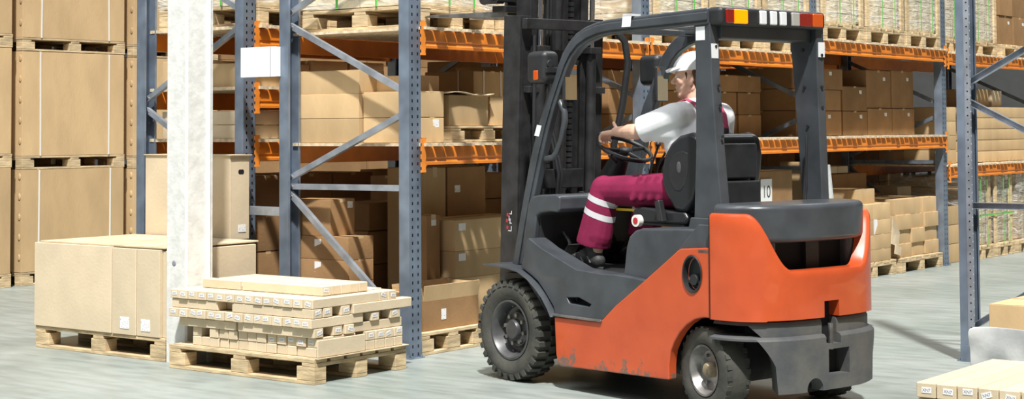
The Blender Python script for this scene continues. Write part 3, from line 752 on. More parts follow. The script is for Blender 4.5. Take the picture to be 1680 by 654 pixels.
# bay 2
for i,(xa,xb) in enumerate(((10.98,11.79),(11.84,12.68),(12.74,13.58))):
    pallet(xa,xb,6.90,7.98,2.101,'upper shelf pallet above the driver, %s of the bay'%ORD[i],'upper shelf pallets')
    crate(xa,xb,6.90,7.98,2.247,3.3,'film-wrapped crate with wooden corner posts above the driver, %s of the bay'%ORD[i],'wrapped loads on the upper shelves',seed=30+i,hs=(i==0))
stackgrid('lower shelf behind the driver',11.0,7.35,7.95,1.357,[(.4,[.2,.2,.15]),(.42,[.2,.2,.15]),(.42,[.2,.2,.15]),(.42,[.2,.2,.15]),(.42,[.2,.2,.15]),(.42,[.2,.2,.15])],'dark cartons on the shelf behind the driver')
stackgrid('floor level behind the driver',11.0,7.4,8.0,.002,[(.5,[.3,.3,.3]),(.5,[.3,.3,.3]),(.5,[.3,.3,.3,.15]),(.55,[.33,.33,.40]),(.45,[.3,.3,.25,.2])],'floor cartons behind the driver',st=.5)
o=carton(12.66,13.40,7.0,7.38,.55,1.06,'large brown carton bearing a taped page with the number 10','floor cartons behind the driver',mat='card_brown')
carton(12.66,13.40,7.0,7.38,.002,.545,'large brown carton under the numbered one','floor cartons behind the driver',mat='card_brown')
s=part('number_sheet',MB().box(-.10,.10,-.002,0,-.125,.125),'white',o); s.location=(-.13,-.200,.32)
text('10',.15,s,(0,-.0025,.01),TY,'ink')
carton(12.35,12.62,6.98,7.3,.002,.75,'small tan carton corner beside the seat back','floor cartons behind the driver')
carton(13.74,13.99,6.98,7.3,.75,1.12,'tan carton with a torn lifted flap behind the roof post','floor cartons behind the forklift tail',mat='card')
carton(13.74,13.99,6.98,7.3,.002,.745,'tan carton under the torn one behind the roof post','floor cartons behind the forklift tail',mat='card')
m=MB(); rnd=random.Random(9); rs=[]
for k in range(7):
    t=k/6; rs.append([m.b.verts.new((13.90+.10*t+(.02+.10*t)*math.cos(a)*rnd.uniform(.8,1.2),6.925+.05*math.sin(a),1.10-.62*t)) for a in [2*PI*i/10 for i in range(10)]])
m.skin(rs); o=part('plastic_bag',m,'film_thick',None,smooth=True); tag(o,'white plastic wrap hanging down behind the forklift roof post','plastic wrap')
# bay 3
for i,(xa,xb,n) in enumerate(((13.76,14.62,'first'),(14.68,15.54,'second'),(15.60,16.44,'third'))):
    pallet(xa,xb,6.86,7.96,2.246,'upper shelf pallet above the forklift tail, %s of the bay'%n,'upper shelf pallets')
    crate(xa,xb,6.86,7.96,2.392,3.4,'yellowish wrapped crate with corner posts above the forklift tail, %s of the bay'%n,'wrapped loads on the upper shelves',seed=40+i,hs=False)
stackgrid('lower shelf behind the forklift tail',13.8,7.15,7.9,1.357,[(.95,[.24,.2,.2]),(.55,[.24,.24]),(.58,[.27,.38]),(.55,[.27,.39])],'dark cartons on the shelf behind the tail',st=.9)
pallet(14.45,15.40,6.92,8.0,0,'pallet under the yellowish cartons beside the counterweight','floor pallets of the far bay')
pallet(15.48,16.50,6.90,8.0,0,'pallet under cartons next to the far rack post','floor pallets of the far bay')
g='yellowish cartons on the far bay floor'
for j,(za,zb) in enumerate(((.146,.262),(.264,.404),(.406,.548),(.55,.697))):
    for i,(xa,xb) in enumerate(((14.48,14.92),(14.93,15.30))):
        o=carton(xa+.02*j*0+random.uniform(-.01,.01),xb,6.93,7.5,za,zb,'yellowish taped carton beside the counterweight, %s layer, %s column'%(LN[j] if j<3 else 'top',ORD[i]),g,mat='card')
        if i==0 and j in (0,): text('LINE PNC',.05,o,(0,-.2925,.07),TY,'ink_grey')
for j,(za,zb) in enumerate(((.146,.275),(.277,.416),(.418,.562),(.564,.715))):
    for i,(xa,xb) in enumerate(((15.50,15.84),(15.85,16.17),(16.18,16.52))):
        if j==3 and i==1: continue
        carton(xa,xb if not(j==3 and i==0) else 16.1,6.95+.02*((i+j)%2),7.5,za,zb,'tan carton by the far post, %s layer, %s column'%(LN[j] if j<3 else 'top',ORD[i]),g,mat='card')
m=MB(); m.prism([(15.30,.30),(15.46,.26),(15.50,.40),(15.34,.56)],'y',6.922,6.928); m.prism([(15.36,.20),(15.50,.17),(15.52,.25),(15.38,.29)],'y',6.916,6.922)
o=part('torn_cardboard_flap',m,'card_sheet',None); tag(o,'torn cardboard flap hanging between the two far floor pallets','cardboard scrap','')
stackgrid('floor level back row of the far bay',14.0,7.55,8.0,.148,[(.45,[.3,.3,.25]),(.45,[.3,.3]),(.45,[.3,.3]),(.8,[.3,.3,.22]),(.35,[.3,.3])],'dark back cartons of the far bay')
for i in range(2): carton(15.3+.24*i,15.53+.24*i,7.6,7.9,.972,1.04,'small white carton on the dark back row, %s of the pair'%ORD[i],'small white cartons',mat='card_pale',tape=False)
carton(14.7,15.1,7.0,7.4,.70,.84,'tan carton on top of the yellowish cartons',g,mat='card')
# bay 4
g='wrapped loads past the last near post'
pallet(17.3,18.25,6.95,8.0,2.221,'upper shelf pallet past the last near post','upper shelf pallets')
crate(17.3,18.25,6.95,8.0,2.367,3.5,'bulging yellowish wrapped load past the last near post, upper shelf','wrapped loads on the upper shelves',seed=50,hs=False)
pallet(18.4,19.3,6.95,8.0,2.221,'upper shelf pallet under plain brown cartons at the view edge','upper shelf pallets')
stackgrid('upper shelf at the view edge',18.42,6.97,7.8,2.367,[(.42,[.33,.33]),(.42,[.33,.33])],'brown cartons at the view edge',st=1,mat='card_brown')
pallet(16.72,17.20,6.95,8.0,2.221,'narrow upper shelf pallet hidden behind the bare frame','upper shelf pallets')
crate(16.72,17.20,6.95,8.0,2.367,3.5,'narrow wrapped load behind the bare rack frame','wrapped loads on the upper shelves',seed=51,hs=False,straps=1)
for j in range(5):
    z=1.045+.122*j
    carton(17.55+random.uniform(-.01,.01),19.2,6.98,7.9,z,z+.117,'long flat tan carton in the flat stack beyond the bare frame, %s'%(LN[j] if j<4 else 'top'),'flat cartons stacked beyond the bare frame',mat='card',tape=False,lid=False)
carton(17.9,18.35,7.1,7.5,1.657,1.85,'open carton on the flat stack, larger of two','',mat='card'); carton(18.45,18.75,7.1,7.4,1.657,1.84,'small pale carton on the flat stack','',mat='card_pale')
for j in range(4): carton(16.70,17.1,6.98,7.4,1.045+.15*j,1.19+.15*j,'small carton seen past the last near post, lower shelf, %s'%(LN[j] if j<3 else 'top'),'small shelf cartons past the post',mat='card')
for i,(xa,xb) in enumerate(((17.35,17.90),(18.02,18.55),(18.66,19.22))):
    pallet(xa,xb,6.90,7.95,0,'far floor pallet past the bare frame, %s along'%ORD[i],'far floor pallets')
    crate(xa,xb,6.92,7.9,.146,.90,'far wrapped floor load past the bare frame, %s along'%ORD[i],'far wrapped floor loads',seed=60+i,posts=(i<2),hs=(i<2),goods='card')
for j in range(3): carton(16.72,17.15,6.98,7.4,.002+.2*j,.195+.2*j,'tan carton on the floor right past the far post, %s'%LN[j],'cartons past the far post',mat='card')
for j in range(4): carton(16.75,17.1,7.5,7.9,.002+.2*j,.195+.2*j,'white carton on the floor past the far post, back stack, %s'%(LN[j] if j<3 else 'top'),'white cartons past the far post',mat='card_pale',tape=False)
for k in list(bpy.data.objects):
    if k.get('group')=='': del k['group']
# ================================================================ FORKLIFT  (local: x forward, y left, z up; origin on the floor under the front axle)
FL=empty('forklift','orange and dark grey counterweight forklift with its mast raised to the rack','forklift',(8.1852,5.7260,0),R(76),kind='thing')
def fp(name,mb,mat,parent=None,smooth=False,bevel=0,seg=2,label=None):
    o=part(name,mb,mat,parent or FL,smooth,bevel,seg)
    if label: o['label']=label
    return o
# --- chassis
m=MB(); m.box(-1.30,.20,-.36,.36,.16,.60); m.box(-1.62,-1.25,-.26,.26,.2,.75); m.box(-1.0,-.45,-.43,.43,.14,.52)
fp('chassis',m,'black')
m=MB(); m.cyl((-.0,-.36,.29),'y',.08,.72,16); m.box(-.9,.0,-.03,.03,.25,.31); m.cyl((-1.53,-.34,.21),'y',.05,.68,12); m.box(-1.5,-.9,-.03,.03,.2,.3); m.box(-1.60,-1.46,-.3,.3,.15,.28); fp('axle',m,'mast')
# --- orange side panels
OR=[(-.401,.40),(-.786,.405),(-.905,.500),(-1.137,.652),(-1.355,.800),(-1.375,.815),(-1.40,.828),(-1.617,.845),(-1.617,.492),(-1.56,.492),(-1.50,.478),(-1.44,.446),(-1.39,.402),(-1.35,.352),(-1.322,.303),(-1.308,.23),(-1.307,.152),(-.609,.137),(-.445,.130),(-.414,.19)]
for s in (1,-1):
    o=fp('side_panel',MB().prism(OR,'y',s*.50 if s>0 else -.50,s*.44),'orange')
    if s>0:
        c=MB().tube([(-1.487,.52,.706),(-1.487,.465,.706)],1,28)
        for v in c.b.verts: v.co.x=-1.487+(v.co.x+1.487)*.062; v.co.z=.706+(v.co.z-.706)*.085
        cut(o,c)
        r=MB(); 
        for q in range(2): pass
        n=28; prof=[(1.0,.5005),(1.10,.5005),(1.14,.5045),(1.08,.508),(1.0,.505),(.97,.47)]
        rs=[[r.b.verts.new((-1.487+.062*k*math.cos(2*PI*i/n),y,.706+.085*k*math.sin(2*PI*i/n))) for i in range(n)] for k,y in prof]; rs.append(rs[0]); r.skin(rs,False)
        fp('recess_rim',r,'black',o,smooth=True)
        r=MB(); r.tube([(-1.487,.455,.706),(-1.487,.466,.706)],.09,20); r.cyl((-1.487,.466,.675),'y',.028,.03,16); r.box(-1.54,-1.44,.466,.485,.655,.672); fp('filler_cap',r,'black',o,bevel=.002)
    md=o.modifiers.new('Bevel','BEVEL'); md.width=.008; md.segments=3; md.limit_method='ANGLE'; md.angle_limit=R(40); md.harden_normals=True
    for p in o.data.polygons: p.use_smooth=True
    sc=MB().box(-.60,-.43,s*.5,s*.5012,.15,.19); 
m=MB().box(-1.60,-1.53,.5002,.5012,.818,.83); fp('small_plate',m,'steel')
# --- grey lower step bodywork
GR=[(-.10,.655),(-.152,.81),(-.17,.825),(-.283,.772),(-.579,.672),(-.779,.661),(-.912,.664),(-1.137,.648),(-.912,.500),(-.79,.408),(-.401,.41),(-.385,.455),(-.317,.526),(-.25,.585),(-.195,.613)]
for s in (1,-1):
    o=fp('step_panel',MB().prism(GR,'y',.492*s,.36*s),'grey_paint')
    if s>0: cut(o,MB().prism([(-.50,.512),(-.60,.520),(-.70,.490),(-.685,.475),(-.52,.482)],'y',.54,.43))
    md=o.modifiers.new('Bevel','BEVEL'); md.width=.010; md.segments=3; md.limit_method='ANGLE'; md.angle_limit=R(35); md.harden_normals=True
    for p in o.data.polygons: p.use_smooth=True
    fp('step_tread',MB().box(-.80,-.39,.40*s,.512*s,.404,.416),'steel',bevel=.003)
    # mudguard strip over the front wheel
    pts=[(.195,.660),(.05,.661),(-.03,.655),(-.11,.640),(-.195,.603),(-.262,.560),(-.317,.512),(-.365,.455),(-.395,.410)]
    q=pts+[(x-.012*(1 if i>2 else 0),z-.012) for i,(x,z) in reversed(list(enumerate(pts)))]
    fp('mudguard',MB().prism(q,'y',.33*s,.535*s),'grey_paint',bevel=.003)
m=MB().prism([(-.13,.64),(-.13,.655),(-.93,.655),(-.93,.64)],'y',-.42,.42); fp('floor_plate',m,'black')
# --- hood block below the seat
HD_=[(-.912,.60),(-.915,.665),(-.938,.812),(-.962,.868),(-1.008,.902),(-1.06,.915),(-1.30,.925),(-1.50,.930),(-1.62,.92),(-1.62,.60)]
fp('engine_hood',MB().prism(HD_,'y',-.45,.45),'grey_paint',bevel=.016,seg=3)
for s in (1,-1):
    m=MB(); m.prism([(-1.13,.655),(-1.30,.770),(-1.42,.882),(-1.50,.955),(-1.62,.955),(-1.62,.82),(-1.42,.80)],'y',.452*s,.47*s)
    fp('hood_side_trim',m,'grey_paint',bevel=.006)
# --- front cowl
CW=[(-.04,.60),(-.04,.80),(-.092,1.02),(-.13,1.058),(-.193,1.068),(-.34,1.075),(-.375,1.06),(-.37,.985),(-.345,.972),(-.285,.974),(-.20,.963),(-.165,.945),(-.135,.766),(-.135,.60)]
fp('front_cowl',MB().prism(CW,'y',-.43,.43),'grey_paint',bevel=.014,seg=3)
m=MB(); m.box(-.175,-.12,-.40,.40,.655,.96); m.box(-.30,-.12,-.41,-.385,.655,.97); fp('kick_panel',m,'black')
m=MB(); m.ball((-.30,.20,1.078),.022,12,6,(1.2,.7,.3)); fp('cowl_cap',m,'void')
for y,nm in ((.10,'pedal'),(-.12,'pedal'),(.23,'pedal')):
    m=MB(); m.tube([(-.16,y,.86),(-.22,y,.80),(-.24,y,.75)],.012,8); m.prism([(-.20,.70),(-.27,.78),(-.262,.785),(-.19,.705)],'y',y-.045,y+.045)
    fp(nm,m,'steel' if y==.23 else 'black',bevel=.002)
# --- steering
m=MB(); m.tube([(-.27,.0,1.04),(-.34,0,1.16),(-.42,0,1.28)],[.10,.075,.055],16); fp('steering_column',m,'black',smooth=True)
SWC=Vector((-.45,.0,1.325)); ax=Vector((-.42,0,.90)).normalized(); fw_=Vector((ax.z,0,-ax.x)); lf=Vector((0,1,0))
sw=FL
m=MB(); n=40
pts=[SWC+ (fw_*math.cos(2*PI*i/n)+lf*math.sin(2*PI*i/n))*.158 for i in range(n)]
rs=[]
for i,p in enumerate(pts):
    rad=(p-SWC).normalized(); rs.append(m.ring(p,rad,ax,.0125,10))
rs.append(rs[0]); m.skin(rs,False)
wheel=fp('steering_wheel',m,'black',smooth=True)
m=MB()
for a in (PI*.5,PI*1.17,PI*1.83): m.tube([SWC-ax*.015,SWC+(fw_*math.cos(a)+lf*math.sin(a))*.15],.011,8)
m.lathe([(.0,-.03),(.04,-.03),(.045,0),(.03,.012),(0,.014)],(0,0,0),'z',20)
T=Matrix((( -ax.z,0,ax.x,0),(0,1,0,0),(ax.x,0,ax.z,0),(0,0,0,1)))
fp('steering_spokes',MB().tube([SWC+lf*.15,SWC-ax*.012,SWC-lf*.15],.012,8).tube([SWC-ax*.012,SWC-fw_*.15],.012,8),'black',wheel,smooth=True)
m=MB(); m.ball(SWC-ax*.015,.052,16,8,(1,1,.55)); fp('horn_pad',m,'black',wheel,smooth=True)
m=MB(); m.cyl(SWC+(fw_*.6+lf*.8)*.158,ax,.009,.03,10); m.ball(SWC+(fw_*.6+lf*.8)*.158+ax*.045,.018); fp('spinner_knob',m,'black',wheel,smooth=True)
for i,(x,y) in enumerate(((-.52,-.20),(-.56,-.25),(-.60,-.30))):
    m=MB(); m.tube([(-.40,y,1.05),(-.46,y,1.22),(x,y,1.34)],.007,8); m.ball((x,y,1.35),.017); fp('hydraulic_lever',m,'black',smooth=True)
m=MB(); m.tube([(-.42,.03,1.24),(-.48,.13,1.28),(-.50,.16,1.29)],.006,6); m.ball((-.505,.165,1.29),.012); fp('direction_lever',m,'black',smooth=True)
# --- overhead guard: side rails (front pillar bending into the roof rail)
OUT=[(.08,.655),(-.022,1.025),(-.085,1.245),(-.147,1.417),(-.215,1.575),(-.282,1.690),(-.337,1.792),(-.385,1.873),(-.439,1.930),(-.500,1.975),(-.580,2.008),(-.671,2.030),(-.771,2.040),(-.99,2.045),(-1.265,2.053),(-1.531,2.060)]
IN=[(-1.531,1.975),(-1.218,1.966),(-.989,1.962),(-.78,1.956),(-.690,1.946),(-.600,1.922),(-.525,1.888),(-.465,1.838),(-.420,1.775),(-.366,1.675),(-.305,1.555),(-.247,1.416),(-.186,1.246),(-.116,1.028),(-.060,.84),(-.015,.655)]
MID=[((a[0]+b[0])/2,(a[1]+b[1])/2) for a,b in zip(OUT,IN[::-1])]
for s in (1,-1):
    y0,y1=(.362,.415) if s>0 else (-.415,-.362)
    o=fp('guard_pillar_and_rail',MB().prism(OUT+IN,'y',y0,y1),'grey_paint',bevel=.012,seg=3)
    w=[(x*.42+X*.58,z*.42+Z*.58) for (x,z),(X,Z) in zip(MID,OUT)]; w2=[(x*.72+X*.28,z*.72+Z*.28) for (x,z),(X,Z) in zip(MID,IN[::-1])]
    fp('pillar_rib',MB().prism([( (x+X)/2,(z+Z)/2) for (x,z),(X,Z) in zip(MID,OUT)]+[((x+X)/2-.0,(z+Z)/2-.0) for (x,z),(X,Z) in zip(MID,IN[::-1])][::-1],'y',s*.414,s*.426),'grey_paint',o,bevel=.006)
    for (i,j) in (((-.185,1.42),(-.215,1.49)),):
        pass
    q=[(-.045,1.005)]
m=MB(); m.prism([(-.150,1.405),(-.176,1.467),(-.216,1.462),(-.192,1.400)],'y',.4265,.4275); fp('reflective_patch',m,'reflector')
m=MB(); m.prism([(-.905,2.053),(-.975,2.056),(-.965,1.99),(-.895,1.99)],'y',.4265,.4275); m.box(-.975,-.905,.36,.4275,2.047,2.0585); fp('reflective_patch',m,'reflector')
# roof: border plates and cross slats
m=MB(); m.box(-.68,-.60,-.36,.36,1.975,2.005); m.box(-1.56,-1.40,-.36,.36,1.985,2.03)
m.box(-1.45,-.62,.27,.37,1.985,2.02); m.box(-1.45,-.62,-.37,-.27,1.985,2.02)
fp('roof_frame',m,'grey_paint',bevel=.006)
for i in range(5): 
    x=-.78-.135*i; fp('roof_slat',MB().box(x-.024,x+.024,-.29,.29,2.0,2.010),'grey_paint',bevel=.008)
# rear posts
BL=[(-1.418,2.0),(-1.535,2.0),(-1.545,1.70),(-1.572,1.35),(-1.602,1.05),(-1.625,.86),(-1.41,.86),(-1.405,.93),(-1.425,1.35),(-1.428,1.82)]
BR=[(-1.400,2.0),(-1.595,2.0),(-1.600,1.70),(-1.612,1.35),(-1.622,1.05),(-1.63,.95),(-1.49,.95),(-1.47,1.20),(-1.43,1.70)]
o=fp('rear_post',MB().prism(BL,'y',.34,.405),'grey_paint',bevel=.007,seg=2)
for z in (1.86,1.66,1.56,1.40): fp('bolt',MB().cyl((-1.535-.045*(1.9-z)/.5,.37,z),(-1,0,.08),.008,.008,10),'black',o)
fp('reflective_patch',MB().box(-1.50,-1.435,.4052,.4062,1.895,1.965),'reflector',o); fp('reflective_patch',MB().prism([(.352,1.80),(.40,1.80),(.40,1.875),(.352,1.875)],'x',-1.5435,-1.537),'reflector',o)
fp('base_bracket',MB().prism([(-1.36,.85),(-1.40,.985),(-1.62,.985),(-1.64,.85)],'y',.34,.425),'grey_paint',o,bevel=.006)
o=fp('rear_post',MB().prism(BR,'y',-.405,-.345),'grey_paint',bevel=.007,seg=2)
for x,z in ((-1.50,1.86),(-1.51,1.66),(-1.53,1.45)): fp('bolt',MB().cyl((x,-.345,z),'y',.009,.008,10),'black',o)
for z in (1.83,1.66,1.55): fp('bolt',MB().cyl((-1.602,-.375,z),(-1,0,0),.009,.008,10),'black',o)
fp('reflective_patch',MB().box(-1.606,-1.6005,-.40,-.352,1.82,1.90),'reflector',o)
# light bar
lb=fp('rear_light_bar',MB().box(-1.615,-1.50,-.405,.405,1.965,2.062),'black',bevel=.025,seg=4)
def lens(y0,y1,mat,n): o=fp(n,MB().box(-1.626,-1.605,y0,y1,1.978,2.050),mat,lb,bevel=.006); o['label']={'lamp_on':'glowing orange indicator lens','lamp_red':'dark red lens','lamp_amber':'amber lens','lamp_clear':'clear lens','reflector':'white reflective patch'}[mat]
lens(.315,.372,'lamp_red','tail_lamp'); lens(.215,.312,'lamp_on','indicator_lamp')
for a,b in ((.120,.072),(.040,-.008),(-.034,-.082)): lens(b,a,'reflector','reflective_patch')
lens(-.185,-.125,'lamp_clear','reversing_lamp'); lens(-.285,-.19,'lamp_red','tail_lamp'); lens(-.37,-.29,'lamp_amber','indicator_lamp')
m=MB(); m.box(-1.56,-1.42,-.345,.345,1.90,1.975); fp('rear_crossbar',m,'grey_paint',bevel=.01)
m=MB(); m.tube([(-1.53,-.25,1.97),(-1.54,-.30,1.94),(-1.55,-.34,1.90)],.005,6); fp('lamp_cable',m,'black',smooth=True)
m=MB(); m.tube([(-1.56,-.30,1.40),(-1.58,-.27,1.25),(-1.56,-.29,1.12),(-1.58,-.25,1.0)],.007,6); fp('cable',m,'black',smooth=True)
# --- counterweight
def planpt(t,ax_=.345,ay=.512,n=2.9,x0=-1.622):
    """t 0..1 from the left front corner round the tail to the right one"""
    a=PI*t; c,s=math.cos(a),math.sin(a)
    return (x0-ax_*abs(s)**(2/n), ay*(1 if c>0 else -1)*abs(c)**(2/n))
def ss(a,b,x): 
    t=max(0,min(1,(x-a)/(b-a))); return t*t*(3-2*t)
def shell(zt,zb,off=0,th=.07,NT=96,NZ=10,x0=-1.622):
    m=MB(); out=[];inn=[]
    for i in range(NT+1):
        t=i/NT; t=.5+.5*math.copysign(abs(2*t-1)**.8,2*t-1)
        x,y=planpt(t,.345+off,.512+off,x0=x0); xi,yi=planpt(t,.345+off-th,.512+off-th,x0=x0); a,b=zb(x,y),zt(x,y)
        rd=.02
        out.append([m.b.verts.new(p) for p in ([(x,y,a+(b-rd-a)*k/NZ) for k in range(NZ+1)]+[(x*.92+xi*.08+0,y*.92+yi*.08,b-.006),(x*.7+xi*.3,y*.7+yi*.3,b),(xi,yi,b),(xi,yi,a)])])
    n=len(out[0])
    for p,q in zip(out,out[1:]):
        for k in range(n): m.b.faces.new((p[k],q[k],q[(k+1)%n],p[(k+1)%n]))
    m.b.faces.new(out[0]); m.b.faces.new(out[-1][::-1]); return m
def zt_o(x,y): 
    if x>-1.75: return 1.018
    return .735+(1.018-.735)*ss(.235,.475,abs(y))**1.5
arch=lambda x: .20+math.sqrt(max(0,.372**2-(x+1.56)**2))
cwo=fp('counterweight_cover',shell(zt_o,lambda x,y:.490+.004*(x<-1.9)),'orange',smooth=True)
m=MB(); m.prism([(-1.63,.44),(-1.63,-.44),(-1.80,-.42),(-1.80,.42)],'z',.47,.70); 
fp('counterweight_core',m,'void')
def zb_g(x,y,lo=.135):
    if x>-1.925: return max(lo,min(.478,arch(x)))
    return lo+.02*ss(.2,.5,-y)
o1=fp('bumper_band',shell(lambda x,y:.489,lambda x,y:min(.47,max(.40,arch(x)) if x>-1.925 else .40),off=-.020,th=.10),'grey_worn',smooth=True)
o2=fp('bumper_casting',shell(lambda x,y:.415,lambda x,y:min(.405,zb_g(x,y)),off=.010,th=.16),'grey_worn',smooth=True)
for o in (cwo,o1,o2):
    cut(o,MB().box(-2.2,-1.87,-.060,.052,.36,.575))
cut(o2,MB().box(-2.2,-1.87,-.125,.035,.205,.335))
cut(o2,MB().cyl((-2.2,.135,.145),'x',.056,.35,24))
for o in (cwo,o1,o2):
    o.data.set_sharp_from_angle(angle=R(38))
    for p in o.data.polygons: p.use_smooth=True
m=MB(); m.box(-1.90,-1.80,-.11,.17,.12,.56); fp('hitch_recess',m,'void')
m=MB(); m.cyl((-1.955,-.005,.33),'z',.014,.13,12); fp('hitch_pin',m,'steel')
# recess behind the tail window and the grey cap
m=MB(); m.box(-1.80,-1.70,-.42,.42,.68,.93); fp('window_back_panel',m,'void')
m=MB(); m.box(-1.83,-1.795,-.07,.03,.70,.90); fp('window_divider',m,'black')
m=MB(); m.prism([planpt(t/40,.25,.44) for t in range(41)],'z',.66,.725); fp('window_sill',m,'grey_worn',bevel=.01)
cp=[planpt(t/60,.325,.487,2.6) for t in range(61)]+[(-1.60,-.46),(-1.58,-.44),(-1.57,-.30),(-1.57,.30),(-1.58,.44),(-1.60,.46)]
m=MB(); m.prism(cp,'z',.872,1.062)
cap_=fp('tail_cap',m,'grey_paint',bevel=.045,seg=5)
for s in (1,-1):
    m=MB(); m.prism([(-1.70,s*.37),(-1.83,s*.37),(-1.86,s*.29),(-1.84,s*.27),(-1.70,s*.27)],'z',.70,.93)
    fp('window_cheek',m,'grey_worn',bevel=.015)
m=MB(); m.prism([(-.43,.88),(-.455,.93),(-.455,.96),(-.43,.96)],'x',-1.90,-1.895); fp('reflective_patch',m,'reflector')
m=MB(); m.box(-1.622,-1.618,-.515,.515,.49,1.0); fp('body_seam',m,'void')
# --- wheels
def drive_wheel(y,s):
    c=(0,y,.291); m=MB(); R0=.291; w=.085
    prof=[(.165,-w*.72),(.19,-w*.92),(.225,-w),(.258,-w*.96),(.272,-w*.80),(.276,0),(.272,w*.80),(.258,w*.96),(.225,w),(.19,w*.92),(.165,w*.72)]
    m.lathe([(r,h) for r,h in prof]+[(.155,w*.6),(.155,-w*.6)],c,'y',64,closed=True)
    n=30
    for i in range(n):
        for q in (-1,1):
            a=2*PI*(i+(.5 if q>0 else 0))/n; T=Matrix.Translation(c)@Matrix.Rotation(a,4,'Y')
            y0,y1=(0.002,w*1.02) if q>0 else (-w*1.02,-.002)
            vs=[]
            da=.017
            P=[(-da,y0,.265),(da,y0,.265),(da*.9,y1*.99 if q>0 else y1*0,.0)]
            bx=[(-da,y0,.262),(da,y0,.262),(da,y1,.250),(-da,y1,.250),(-da*.8,y0,R0),(da*.8,y0,R0),(da*.8,y1*.93 if q>0 else y1,R0-.006),(-da*.8,y1*.93 if q>0 else y1,R0-.006)] if q>0 else [(-da,y0,.250),(da,y0,.250),(da,y1,.262),(-da,y1,.262),(-da*.8,y0*.93,R0-.006),(da*.8,y0*.93,R0-.006),(da*.8,y1,R0),(-da*.8,y1,R0)]
            vv=[m.b.verts.new(T@Vector(p)) for p in bx]
            for f in ((3,2,1,0),(4,5,6,7),(0,1,5,4),(1,2,6,5),(2,3,7,6),(3,0,4,7)): m.b.faces.new([vv[k] for k in f])
    o=fp('front_tyre',m,'rubber',smooth=True)
    f=s; rim=MB().lathe([(.150,-.03*f),(.168,.062*f),(.172,.072*f),(.160,.074*f),(.150,.060*f),(.142,.030*f),(.128,-.004*f),(.105,-.012*f),(.098,.018*f),(.060,.024*f),(.055,.050*f),(.050,.058*f),(.0,.060*f)],c,'y',40)
    r=fp('wheel_rim',rim,'rim',o,smooth=True)
    for i in range(8):
        a=2*PI*i/8+.2; p=Vector(c)+Vector((.082*math.cos(a),.018*f,.082*math.sin(a))); fp('wheel_nut',MB().cyl(p,(0,f,0),.012,.022,6),'steel',r)
    for i in range(10):
        a=2*PI*i/10; p=Vector(c)+Vector((.135*math.cos(a),.004*f,.135*math.sin(a))); fp('rim_bolt',MB().cyl(p,(0,f,0),.007,.010,6),'steel',r)
    return o
drive_wheel(.425,1); drive_wheel(-.425,-1)
def rear_wheel(y,s):
    c=(0,0,0); m=MB(); w=.075
    m.lathe([(.125,-w*.8),(.15,-w),(.195,-w*1.0),(.213,-w*.88),(.2175,-w*.7),(.2185,0),(.2175,w*.7),(.213,w*.88),(.195,w*1.0),(.15,w),(.125,w*.8)],c,'y',64,closed=True)
    for i in range(26):
        for q in (-1,1):
            T=Matrix.Rotation(2*PI*(i+.25*q)/26,4,'Y'); m.box(-.012,.012,q*w*.55,q*w*.9,.2,.2205,T)
    o=fp('rear_tyre',m,'rubber',smooth=True); o.location=(-1.535,y,.2205); o.rotation_euler=(0,0,R(-12))
    f=s
    r=fp('wheel_rim',MB().lathe([(.11,-.02*f),(.128,.060*f),(.130,.070*f),(.120,.068*f),(.110,.045*f),(.098,.020*f),(.070,.012*f),(.045,.015*f),(.0,.016*f)],c,'y',36),'steel',o,smooth=True)
    fp('hub_cap',MB().lathe([(.040,.01*f),(.038,.045*f),(.030,.055*f),(0,.058*f)],c,'y',24),'hub',o,smooth=True)
    for i in range(6):
        a=2*PI*i/6; fp('wheel_nut',MB().cyl((.078*math.cos(a),.010*f,.078*math.sin(a)),(0,f,0),.009,.018,6),'steel',r)
rear_wheel(.395,1); rear_wheel(-.445,-1)
# --- seat
m=MB(); m.prism([(-.76,.975),(-.775,1.005),(-.82,1.015),(-1.05,1.0),(-1.17,1.0),(-1.20,.96),(-1.18,.93),(-.80,.925)],'y',-.24,.24); seat=fp('seat_cushion',m,'vinyl',bevel=.022,seg=4)
m=MB(); m.prism([(x+.05,z) for x,z in ((-1.10,.97),(-1.21,.95),(-1.30,1.10),(-1.345,1.30),(-1.345,1.385),(-1.31,1.415),(-1.265,1.405),(-1.235,1.25),(-1.18,1.05))],'y',-.20,.20); bk=fp('seat_back',m,'vinyl',bevel=.03,seg=4)
for s in (1,-1):
    # curved side bolster
    m=MB(); prof=[(-1.075,1.08),(-1.045,1.14),(-1.04,1.22),(-1.065,1.30),(-1.115,1.365),(-1.18,1.405),(-1.26,1.42),(-1.325,1.40),(-1.345,1.30),(-1.33,1.18),(-1.29,1.06),(-1.22,.99),(-1.14,1.0)]
    m.prism(prof,'y',s*.20,s*.275); m.xf(Matrix.Translation((.045,-s*.03,0))); o=fp('side_bolster',m,'vinyl',bk,bevel=.03,seg=4)
    prof2=[(-1.13+(x+1.185)*.52,1.215+(z-1.205)*.50) for x,z in prof]; fp('bolster_inset',MB().prism(prof2,'y',s*.232,s*.2475),'black',o,bevel=.004)
    fp('bolster_pad',MB().ball((-1.14,s*.246,1.235),.03,12,8,(.6,.15,1.1)),'grey_worn',o,smooth=True)
m=MB(); m.box(-1.33,-1.28,-.19,.19,1.02,1.16); m.box(-1.315,-1.285,-.18,.18,1.17,1.36); fp('seat_back_pocket',m,'black',bk,bevel=.012)
m=MB(); m.box(-1.16,-.82,-.2,.2,.925,.96); m.box(-1.16,-.82,.18,.23,.915,.93); fp('seat_rail',m,'black',bevel=.004)
m=MB(); m.prism([(-1.005,.94),(-1.05,.94),(-1.02,1.06),(-.985,1.05)],'y',.245,.285); fp('belt_buckle',m,'black',bevel=.008)
m=MB(); m.box(-.76,-.60,.20,.21,.985,1.0); fp('yellow_lever',m,'yellow',bevel=.002)
